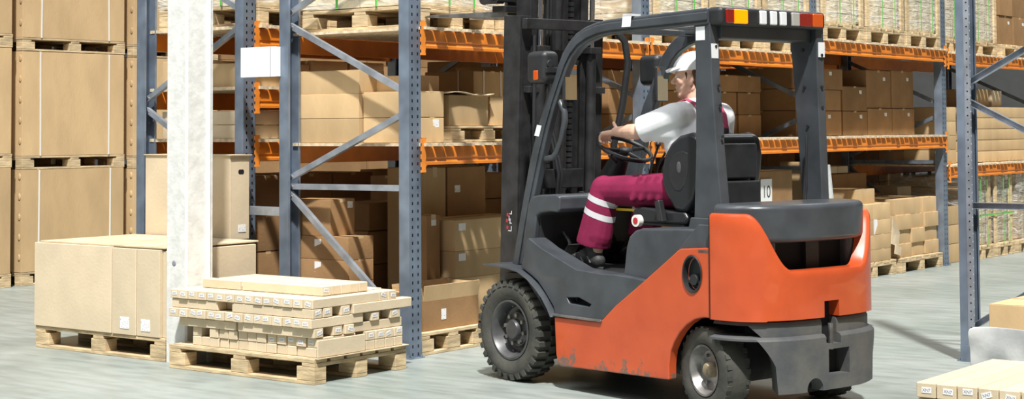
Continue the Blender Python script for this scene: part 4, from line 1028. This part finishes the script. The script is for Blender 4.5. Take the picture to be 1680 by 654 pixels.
m=MB(); m.lathe([(.018,0),(.032,0),(.032,.03),(.018,.03)],(-.93,.34,.902+.045),'y',28,closed=True); m2=m; o=part('tape_roll',m,'strap',None,smooth=True)
T=FL.matrix_basis.copy(); bpy.context.view_layer.update(); o.matrix_world=FL.matrix_world.copy(); tag(o,'roll of white tape on the forklift hood beside the driver','tape roll')
part('tape_core',MB().cyl((-.93,.338,.947),'y',.018,.034,16),'red',o)
# --- mast
MX=.24
def channel(y0,y1,x0,x1,z0,z1,name,par=None,mat='mast'):
    m=MB(); t=.016; s=1 if y0>0 else -1; yo=max(abs(y0),abs(y1))*s; yi=min(abs(y0),abs(y1))*s
    a,b=sorted((yo,yo-s*t)); m.box(x0,x1,a,b,z0,z1); c,d=sorted((yi,yo-s*t))
    m.box(x0,x0+t,c,d,z0,z1); m.box(x1-t,x1,c,d,z0,z1); return fp(name,m,mat,par,bevel=.003,seg=1)
for s in (1,-1):
    channel(s*.240,s*.330,.150,.305,.06,2.115,'outer_mast_channel')
    channel(s*.175,s*.230,.175,.315,.12,3.35,'inner_mast_channel')
    fp('lift_cylinder',MB().cyl((.115,s*.205,.15),'z',.030,1.78,20),'mast',smooth=True)
    fp('piston_rod',MB().cyl((.115,s*.205,1.93),'z',.016,1.5,16),'chrome',smooth=True)
    fp('cylinder_clamp',MB().box(.07,.16,s*.205-.045,s*.205+.045,1.90,1.94),'mast',bevel=.004)
    fp('mast_bracket',MB().box(.09,.15,s*.20,s*.30,1.66,1.70),'mast',bevel=.004); 
    c=MB()
    for i in range(70):
        z=.9+i*.034; c.box(.20,.222,s*.085-.049,s*.085-.021,z,z+.024); c.box(.204,.218,s*.085-.044,s*.085-.026,z+.022,z+.036)
    fp('lift_chain',c,'mast')
    fp('tilt_cylinder',MB().tube([(-.35,s*.30,.55),(.16,s*.30,.45)],.025,14),'mast',smooth=True)
fp('mast_crossbeam',MB().box(.090,.135,-.33,.33,2.035,2.10),'mast',bevel=.006)
fp('mast_crossbeam',MB().box(.13,.160,-.17,.17,1.09,1.205),'mast',bevel=.004)
fp('mast_crossbeam',MB().box(.12,.17,-.30,.30,.30,.42),'mast',bevel=.004)
fp('inner_crossbeam',MB().box(.18,.21,-.175,.175,1.86,1.92),'mast',bevel=.004)
for y0,y1 in ((.12,.155),(-.02,.03),(-.155,-.115)): fp('mast_rib',MB().box(.24,.30,y0,y1,.5,3.35),'mast',bevel=.003)
fp('center_cylinder',MB().cyl((.27,-.055,.5),'z',.035,2.8,18),'mast',smooth=True)
for k,(a,b) in enumerate(((.03,.02),(.055,.045))):
    m=MB(); m.tube([(.12,a,.95),(.11,a,1.1),(.09,a+.01,1.18),(.12,b+.03,1.30),(.17,b+.05,1.5),(.18,b+.05,2.0),(.18,b+.05,3.2)],.011,10); fp('hydraulic_hose',m,'black',smooth=True)
m=MB(); m.tube([(.10,.26,2.0),(.08,.27,1.6),(.10,.25,1.2),(.08,.26,.9)],.012,10); fp('hydraulic_hose',m,'black',smooth=True)
m=MB(); m.tube([(.06,-.34,2.05),(.03,-.40,1.98),(.02,-.42,1.85),(.04,-.40,1.6),(.08,-.37,1.35),(.07,-.36,1.1)],.022,12); fp('hose_guide',m,'black',smooth=True)
for z,n in ((.80,'A'),(.74,'B')): pass
m=MB()
for i,(a,b,c,d) in enumerate(((0,.03,0,.004),(0,.004,0,.03),(.012,.016,.045,.075),(.0,.02,.045,.049),(.0,.02,.1,.104),(.0,.004,.1,.12),(.022,.026,.06,.09))):
    m.box(.20+a,.20+b,.3302,.3312,.84+c,.84+d)
fp('warning_decal',m,'reflector'); 
m=MB()
for a,c in ((.03,.01),(.035,.05),(.03,.085)): m.box(.20+a,.20+a+.016,.3302,.3312,.84+c,.84+c+.02)
fp('warning_decal',m,'red')
# carriage and forks (raised)
for z0,z1 in ((2.20,2.27),(2.52,2.60)): fp('carriage_bar',MB().box(.335,.385,-.36,.36,z0,z1),'mast',bevel=.006)
for s in (1,-1):
    fp('carriage_plate',MB().box(.25,.335,s*.13 if s>0 else -.17,s*.17 if s>0 else -.13,2.16,2.75),'mast',bevel=.004)
    fk=MB(); fk.prism([(.39,2.64),(.425,2.64),(.43,2.17),(.45,2.152),(1.20,2.142),(1.25,2.135),(1.25,2.128),(.43,2.112),(.395,2.125)],'y',s*.18-.05,s*.18+.05)
    fp('fork',fk,'steel',bevel=.003)
m=MB(); m.box(.34,.50,.30,.36,2.19,2.24); m.ball((.50,.33,2.215),.03); m.box(.33,.46,.20,.30,2.14,2.18); fp('side_shift_block',m,'mast',bevel=.006)
m=MB(); m.box(.385,.41,.30,.35,2.2,2.9); m.box(.385,.41,-.35,-.30,2.2,2.9); m.box(.385,.41,-.35,.35,2.86,2.9); fp('load_backrest',m,'mast',bevel=.003)
TM=Matrix.Translation((.2,0,.35))@Matrix.Rotation(R(-2.0),4,'Y')@Matrix.Translation((-.2,0,-.35))
MN=('outer_mast','inner_','lift_','piston','cylinder_cl','mast_','center_cyl','hydraulic_hose','hose_guide','warning','carriage','fork','side_shift','load_back')
for o in FL.children:
    if o.name.startswith(MN): o.data.transform(TM)
# --- head lamps, mirrors, handle
for s in (1,-1):
    m=MB(); c=Vector((-.205,s*.44,1.80))
    m.box(-.33,-.16,s*.44-.06,s*.44+.06,1.70,1.885); o=fp('work_lamp',m,'black',bevel=.035,seg=4)
    m=MB(); m.box(-.338,-.324,s*.44-.05,s*.44+.05,1.76,1.79); m.cyl((-.338,s*.44+.02,1.81),'x',.022,.015,14); fp('lamp_socket',m,'black',o,bevel=.003)
    if s<0: fp('indicator_lamp',MB().box(-.334,-.322,s*.44-.01,s*.44+.035,1.715,1.745),'lamp_amber',o,bevel=.006)
    if s>0: fp('indicator_lamp',MB().box(-.275,-.235,.49,.506,1.72,1.775),'lamp_amber',o,bevel=.006)
    fp('lamp_arm',MB().tube([(-.28,s*.42,1.78),(-.33,s*.40,1.74)],.014,10),'black',o,smooth=True)
    m=MB(); m.box(-.395,-.372,s*.359-.049,s*.359+.049,1.60,1.808); mo=fp('mirror',m,'black',bevel=.008,seg=3)
    fp('mirror_glass',MB().box(-.398,-.3952,s*.359-.043,s*.359+.043,1.607,1.801),'mirror',mo,bevel=.001)
    fp('mirror_arm',MB().tube([(-.372,s*.385,1.74),(-.345,s*.39,1.75)],.008,8),'black',mo,smooth=True)
hp=[(-.335,.38,1.62),(-.372,.38,1.595),(-.415,.38,1.53),(-.418,.38,1.49),(-.385,.38,1.38),(-.345,.38,1.305),(-.31,.38,1.275),(-.235,.38,1.265)]
hp=[(x+.05,y,z+.005) for x,y,z in hp]
fp('grab_handle',MB().tube(hp,.018,12),'grey_paint',smooth=True)
# ================================================================ DRIVER
def fig(name,build,mat,parent,vox,smooth=3):
    m=MB(); build(m); o=part(name,m,mat,parent); return remesh(o,vox,smooth)
PR=empty('person','driver in white cap, white t-shirt and burgundy dungarees seated steering the forklift','person',FL.location,R(76),kind='thing')
HC_=Vector((-1.0,.0,1.715)); HR=Matrix.Rotation(R(32),3,'Z')   # head centre and turn to the left
def H(x,y,z): return HC_+HR@Vector((x,y,z))
RHO=SWC+(fw_*.55+lf*.835)*.158
LEG={1:(Vector((-.535,.235,1.095)),Vector((-.505,.275,.755))),-1:(Vector((-.47,-.185,1.095)),Vector((-.40,-.19,.755)))}
HEM={1:Vector((-.475,.268,.80)),-1:Vector((-.395,-.19,.79))}
def body(m):
    # head
    m.ball(H(-.008,0,.028),.1,20,14,(.98,.79,.97),HR)
    m.ball(H(.030,0,-.035),.07,16,12,(.85,.80,1.05),HR)
    m.cap(H(.062,0,-.088),H(.055,0,-.090),.022,.022)        # chin
    for s in (1,-1):
        m.cap(H(-.01,s*.052,-.055),H(.055,s*.022,-.090),.020,.018)   # jaw
        m.cap(H(.060,s*.040,-.005),H(.05,s*.045,-.02),.020,.018)      # cheek
        m.cap(H(.078,s*.030,.030),H(.070,s*.045,.025),.010,.008)     # brow
        m.ball(H(-.008,s*.082,-.008),.033,14,10,(.58,.30,1.0),HR)       # ear
        m.ball(H(-.010,s*.090,-.004),.024,10,8,(.7,.25,1.0),HR)
    m.cap(H(.083,0,.018),H(.108,0,-.018),.009,.013)                # nose
    m.cap(H(.098,.010,-.022),H(.098,-.010,-.022),.009,.009)
    m.cap(H(.083,.016,-.048),H(.083,-.016,-.048),.0085,.0085)      # lips
    m.cap(H(.080,.012,-.060),H(.080,-.012,-.060),.0085,.0085)
    # neck, torso core
    m.cap((-1.035,0,1.53),(-1.012,0,1.64),.062,.055)
    m.cap((-1.04,0,1.42),(-1.04,0,1.50),.13,.10)
    m.cap((-1.05,.10,1.50),(-1.05,-.10,1.50),.07,.07)
    m.cap((-1.10,0,1.14),(-1.06,0,1.40),.12,.125)
    m.cap((-1.08,.08,1.11),(-1.08,-.08,1.11),.09,.09)
    # legs
    for s in (1,-1):
        K=LEG[s][0]; A=LEG[s][1]
        m.cap((-1.04,s*.10,1.10),K,.078,.055); m.cap(K,A,.052,.036); m.cap(A,(A.x+.12,A.y,.69),.034,.026)
    # left arm
    S=Vector((-1.045,.185,1.505)); E_=Vector((-.82,.255,1.425)); W=Vector((-.555,.165,1.425))
    m.cap(S,E_,.052,.040); m.cap(E_,W,.043,.027)
    m.cap(E_,E_+(W-E_)*.35,.045,.043)
    hand(m,W,RHO,1)
    # right arm down to the levers
    S=Vector((-1.045,-.185,1.505)); E_=Vector((-.93,-.27,1.27)); W=Vector((-.70,-.25,1.30))
    m.cap(S,E_,.052,.040); m.cap(E_,W,.042,.027)
    hand(m,W,Vector((-.575,-.235,1.335)),-1)
def hand(m,W,T,s):
    W=Vector(W); d=(T-W).normalized(); up=Vector((0,0,1)); side=d.cross(up).normalized(); up=side.cross(d).normalized()  # side points to the right
    pc=W+d*.055+up*.012
    for k in (-1.5,-.5,.5,1.5): m.cap(W+d*.015+side*k*.010,W+d*.088+side*k*.0195+up*.020,.017,.0125)
    ln=[.036,.043,.041,.032]
    for k,(o,l) in enumerate(zip((-1.5,-.5,.5,1.5),ln if s<0 else ln)):
        a=W+d*.090+side*o*.0205+up*.020; b=a+d*l*.85+up*(-.008); c=b+d*.010-up*l*.62; e=c-d*.016-up*.012
        m.cap(a,b,.0105,.0095,10); m.cap(b,c,.0095,.0085,10); m.cap(c,e,.0085,.0075,10)
    t0=W+d*.030+side*s*.026+up*.010; t1=t0+d*.026+side*s*.018+up*.034; t2=t1+d*.014+up*.032
    m.cap(t0,t1,.0135,.0115,10); m.cap(t1,t2,.0110,.0095,10)
bd=fig('body',body,'skin',PR,.0042,3)
# face details
for s in (1,-1):
    e=part('eye',MB().ball(H(.078,s*.032,.012),.0105,12,8),'white',PR,smooth=True); part('iris',MB().ball(H(.0855,s*.033,.012),.005,10,6),'ink',e,smooth=True)
def hair(m):
    m.ball(H(-.022,0,.024),.101,20,14,(.90,.78,.86),HR)
    m.ball(H(-.052,0,-.025),.072,16,12,(.72,.90,.95),HR)
    for s in (1,-1): m.cap(H(.016,s*.070,.03),H(.012,s*.072,.0),.009,.005)
fig('hair',hair,'hair',PR,.005,2)
def cap_(m):
    # crown: upper part of an ellipsoid
    rs=[]
    for j in range(9):
        t=PI/2*j/8*.98+.02; z=.128*math.cos(t)*.98; q=[]
        for i in range(28):
            a=2*PI*i/28; q.append(m.b.verts.new(H(-.008+.116*math.sin(t)*math.cos(a),.094*math.sin(t)*math.sin(a),.038+z*.86-.008*math.cos(a)*(j/8)+.006)))
        rs.append(q)
    q=[m.b.verts.new(H(-.008+.105*math.cos(2*PI*i/28),.084*math.sin(2*PI*i/28),.046-.006*math.cos(2*PI*i/28))) for i in range(28)]
    rs.append(q); m.skin([r[::-1] for r in rs])
m=MB(); cap_(m); cp_=part('cap',m,'cap',PR,smooth=True)
m=MB(); top=[];bot=[]
for i in range(13):
    a=-PI/2*.80+PI*.80*i/12
    r=[]
    for k in range(5):
        f=k/4; x=.088*math.cos(a)*(1-f)+f*(.088+.050*math.cos(a)**.6 if math.cos(a)>0 else 0); y=.088*math.sin(a)*(1-f*.10)
        zz=.044-.016*f*f-.012*(abs(math.sin(a))**2)*f
        r.append((x+.005,y,zz+.02))
    top.append([m.b.verts.new(H(*p)) for p in r]); bot.append([m.b.verts.new(H(p[0],p[1],p[2]-.006)) for p in r])
for A,sgn in ((top,1),(bot,-1)):
    for i in range(12):
        for k in range(4): m.b.faces.new((A[i][k],A[i+1][k],A[i+1][k+1],A[i][k+1])[::sgn])
for i in range(12): m.b.faces.new((top[i][4],top[i+1][4],bot[i+1][4],bot[i][4])); m.b.faces.new((top[i+1][0],top[i][0],bot[i][0],bot[i+1][0]))
for i in (0,12):
    for k in range(4): m.b.faces.new((top[i][k],top[i][k+1],bot[i][k+1],bot[i][k]))
part('cap_visor',m,'cap',cp_,smooth=True)
part('cap_strap',MB().tube([H(-.118,.03,.0),H(-.122,0,-.002),H(-.118,-.03,.0)],.006,8),'cap',cp_,smooth=True)
def shirt(m):
    m.cap((-1.045,0,1.40),(-1.045,0,1.505),.150,.105)
    m.cap((-1.05,.125,1.51),(-1.05,-.125,1.51),.080,.080)
    m.cap((-1.085,.03,1.12),(-1.06,.03,1.40),.140,.142); m.cap((-1.085,-.03,1.12),(-1.06,-.03,1.40),.140,.142)
    m.cap((-1.05,.06,1.36),(-1.05,-.06,1.36),.150,.150)
    m.cap((-1.04,0,1.50),(-1.022,0,1.588),.085,.064)
    m.cap((-1.045,.175,1.505),(-.865,.243,1.438),.078,.074); m.cap((-1.045,-.175,1.505),(-.955,-.258,1.33),.078,.072)
    m.cap((-1.05,.16,1.42),(-.93,.215,1.42),.06,.05)
def trim_plane(o,planes):
    """cut garment ends off cleanly"""
    b=bmesh.new(); b.from_mesh(o.data)
    for co,no,test in planes:
        geom=[f for f in b.faces if test(f.calc_center_median())]
        vs={v for f in geom for v in f.verts}; es={e for f in geom for e in f.edges}
        r=bmesh.ops.bisect_plane(b,geom=list(vs)+list(es)+geom,plane_co=co,plane_no=no,clear_outer=True)
    b.to_mesh(o.data); b.free()
sh_=fig('t_shirt',shirt,'shirt',PR,.008,5)
d=(Vector((-.865,.243,1.438))-Vector((-1.045,.175,1.505))).normalized(); d2=(Vector((-.955,-.258,1.33))-Vector((-1.045,-.175,1.505))).normalized()
trim_plane(sh_,[(Vector((-.855,.245,1.435)),d,lambda c:c.y>.13 and c.x>-.99 and c.z>1.33),(Vector((-.948,-.262,1.32)),d2,lambda c:c.y<-.17 and c.z<1.42 and c.x>-1.03),(Vector((-1.02,0,1.600)),Vector((.18,0,1)),lambda c:c.z>1.575 and abs(c.y)<.1)])
bs=sh_.modifiers.new('t','SOLIDIFY'); bs.thickness=.004; bs.offset=0
def pants(m):
    m.cap((-1.09,.07,1.12),(-1.09,-.07,1.12),.128,.128); m.cap((-1.09,.05,1.15),(-1.075,.05,1.24),.140,.140); m.cap((-1.09,-.05,1.15),(-1.075,-.05,1.24),.140,.140)
    for s in (1,-1):
        K=LEG[s][0]; A=HEM[s]
        m.cap((-1.03,s*.11,1.105),K,.102,.078); m.cap(K,A,.080,.098); m.cap(K+Vector((.0,0,-.05)),A+Vector((-.03,0,.04)),.075,.085)
        m.cap(K+Vector((.005,0,.01)),K+Vector((.02,0,-.03)),.074,.07)
        for i in range(4): 
            t=.12+.11*i; p=Vector((-1.03,s*.11,1.105)).lerp(K,t); m.cap(p+Vector((.02,s*.09,-.045)),p+Vector((-.02,s*.065,.075)),.016,.012)
tr=fig('dungarees',pants,'overall',PR,.0075,3)
trim_plane(tr,[(Vector((-.43,0,.81)),Vector((.28,0,-1)).normalized(),lambda c:c.z<.95 and c.x>-.8)])
bs=tr.modifiers.new('t','SOLIDIFY'); bs.thickness=.005; bs.offset=0
# bib front and back straps
m=MB(); m.prism([(-.10,1.22),(.10,1.22),(.085,1.45),(-.085,1.45)],'x',-.905,-.893); part('bib',m,'overall',tr,bevel=.004)
for s in (1,-1):
    P=[(-.90,s*.08,1.44),(-.925,s*.085,1.52),(-.98,s*.09,1.583),(-1.05,s*.092,1.600),(-1.11,s*.088,1.578),(-1.165,s*.078,1.52),(-1.195,s*.065,1.44)]
    Q=[(-1.195,s*.065,1.44),(-1.212,s*.04,1.34),(-1.215,0,1.24)]
    for nm,PP_,mt in (('shoulder_strap',P,'pink'),('elastic_strap',Q,'ink')):
        m=MB(); rs=[]
        for i,p in enumerate(PP_):
            a=Vector(PP_[max(i-1,0)]); b=Vector(PP_[min(i+1,len(PP_)-1)]); dd=(b-a).normalized(); u=Vector((0,1,0)); u=(u-dd*dd.y).normalized(); v=dd.cross(u)
            rs.append(m.ring(Vector(p),u,v,.019,10,.005))
        m.skin(rs); part(nm,m,mt,tr,smooth=True)
# reflective bands round the shins
for s in (1,-1):
    for t,r in ((.17,.090),(.43,.099)):
        K=LEG[s][0]; A=HEM[s]; c=K.lerp(A,t); ax2=(A-K+Vector((.05,0,0))).normalized(); u=ax2.cross(Vector((0,1,0))).normalized(); v=ax2.cross(u)
        bvh=None
        from mathutils.bvhtree import BVHTree
        dg=bpy.context.evaluated_depsgraph_get(); tree=BVHTree.FromPolygons([v_.co for v_ in tr.data.vertices],[list(p.vertices) for p in tr.data.polygons])
        m=MB(); rs=[]
        for off in (-.016,-.006,.006,.016):
            q=[]
            for i in range(40):
                an=2*PI*i/40; dr=(u*math.cos(an)+v*math.sin(an)); o_=c+ax2*off
                hit=tree.ray_cast(o_+dr*.2,-dr,.2); rr=(hit[0]-o_).length if hit[0] is not None else r
                q.append(m.b.verts.new(o_+dr*(rr+.0045)))
            rs.append(q)
        m.skin(rs,False); part('reflective_band',m,'reflect',tr,smooth=True)
# shoes
for s in (1,-1):
    OX=LEG[s][1].x+.46; OY=LEG[s][1].y
    def shoe(m,s=s):
        y=s*.19
        m.cap((-.44,y,.70),(-.215,y,.682),.042,.030); m.cap((-.45,y,.70),(-.36,y,.71),.044,.044); m.cap((-.23,y-.012,.678),(-.23,y+.012,.678),.030,.030)
        m.cap((-.43,y,.73),(-.42,y,.77),.045,.045); m.cap((-.38,y,.735),(-.28,y,.70),.034,.030)
    o=fig('shoe',shoe,'shoe',PR,.0055,2)
    o.location=(OX+.035,OY-s*.19,.004); o.scale=(1.12,1,1)
    m=MB(); pts=[]
    for i in range(20):
        a=2*PI*i/20; x=-.335+.160*math.cos(a); pts.append((x,s*.19+(.043+.006*math.cos(a))*math.sin(a)))
    m.prism(pts,'z',.648,.668); 
    for i in range(12): m.box(-.47+.025*i,-.46+.025*i,s*.19-.045,s*.19+.045,.6425,.652)
    part('shoe_sole',m,'shoe',o,bevel=.004)
    m=MB()
    for i in range(4): m.tube([(-.36+.028*i,s*.19-.028,.752-.013*i),(-.355+.028*i,s*.19,.764-.014*i),(-.36+.028*i,s*.19+.030,.748-.013*i)],.0035,6)
    part('shoe_laces',m,'shoe_trim',o,smooth=True)
    m=MB()
    for i in range(4): m.tube([(-.44+.055*i,s*(.19+.040*1),.69),(-.415+.05*i,s*(.19+.040),.725-.008*i)],.006,6)
    part('shoe_panels',m,'shoe_trim',o,smooth=True)
# ================================================================ LIGHT AND CAMERA
sc=bpy.context.scene
w=bpy.data.worlds.new('hall_light'); sc.world=w; w.use_nodes=True
bg=w.node_tree.nodes['Background']; bg.inputs[0].default_value=(.93,.97,1,1); bg.inputs[1].default_value=.14
def light(name,kind,loc,aim,energy,size=1,size_y=None,col=(1,1,1),angle=None):
    l=bpy.data.lights.new(name,kind); l.energy=energy; l.color=col
    if kind=='AREA':
        l.shape='RECTANGLE'; l.size=size; l.size_y=size_y or size
    if angle is not None: l.angle=angle
    o=bpy.data.objects.new(name,l); COL.objects.link(o); o.location=loc
    o.rotation_euler=(Vector(aim)-Vector(loc)).to_track_quat('-Z','Y').to_euler(); return o
light('skylight_sun','SUN',(0,0,8),(4.6,3.9,-2.0),6.2,angle=R(2.5),col=(1,.98,.94))
light('aisle_ceiling_light','AREA',(9,5.5,6.5),(9,5.6,0),420,12,1.6)
light('side_aisle_light','AREA',(3.5,7,6),(7,8,0),130,3,5)
HDG=.64676; TH=.04415; RO=.00561; FPX=2741.
cam=bpy.data.cameras.new('camera'); co=bpy.data.objects.new('camera',cam); COL.objects.link(co); sc.camera=co
h=Vector((math.cos(HDG),math.sin(HDG),0)); rt=Vector((math.sin(HDG),-math.cos(HDG),0)); z=Vector((0,0,1))
fwd=h*math.cos(TH)+z*math.sin(TH); up=-h*math.sin(TH)+z*math.cos(TH)
cr=rt*math.cos(RO)-up*math.sin(RO); cu=up*math.cos(RO)+rt*math.sin(RO)
co.matrix_world=Matrix(((cr.x,cu.x,-fwd.x,0),(cr.y,cu.y,-fwd.y,0),(cr.z,cu.z,-fwd.z,1.45),(0,0,0,1)))
cam.sensor_width=36; cam.lens=FPX/1680*36; py=209.63-FPX*math.tan(TH); cam.shift_y=(py-327)/1680
cam.clip_start=.1; cam.clip_end=100
sc.view_settings.view_transform='Standard'; sc.view_settings.look='None'; sc.view_settings.gamma=1; sc.view_settings.exposure=0; sc.view_settings.use_curve_mapping=False
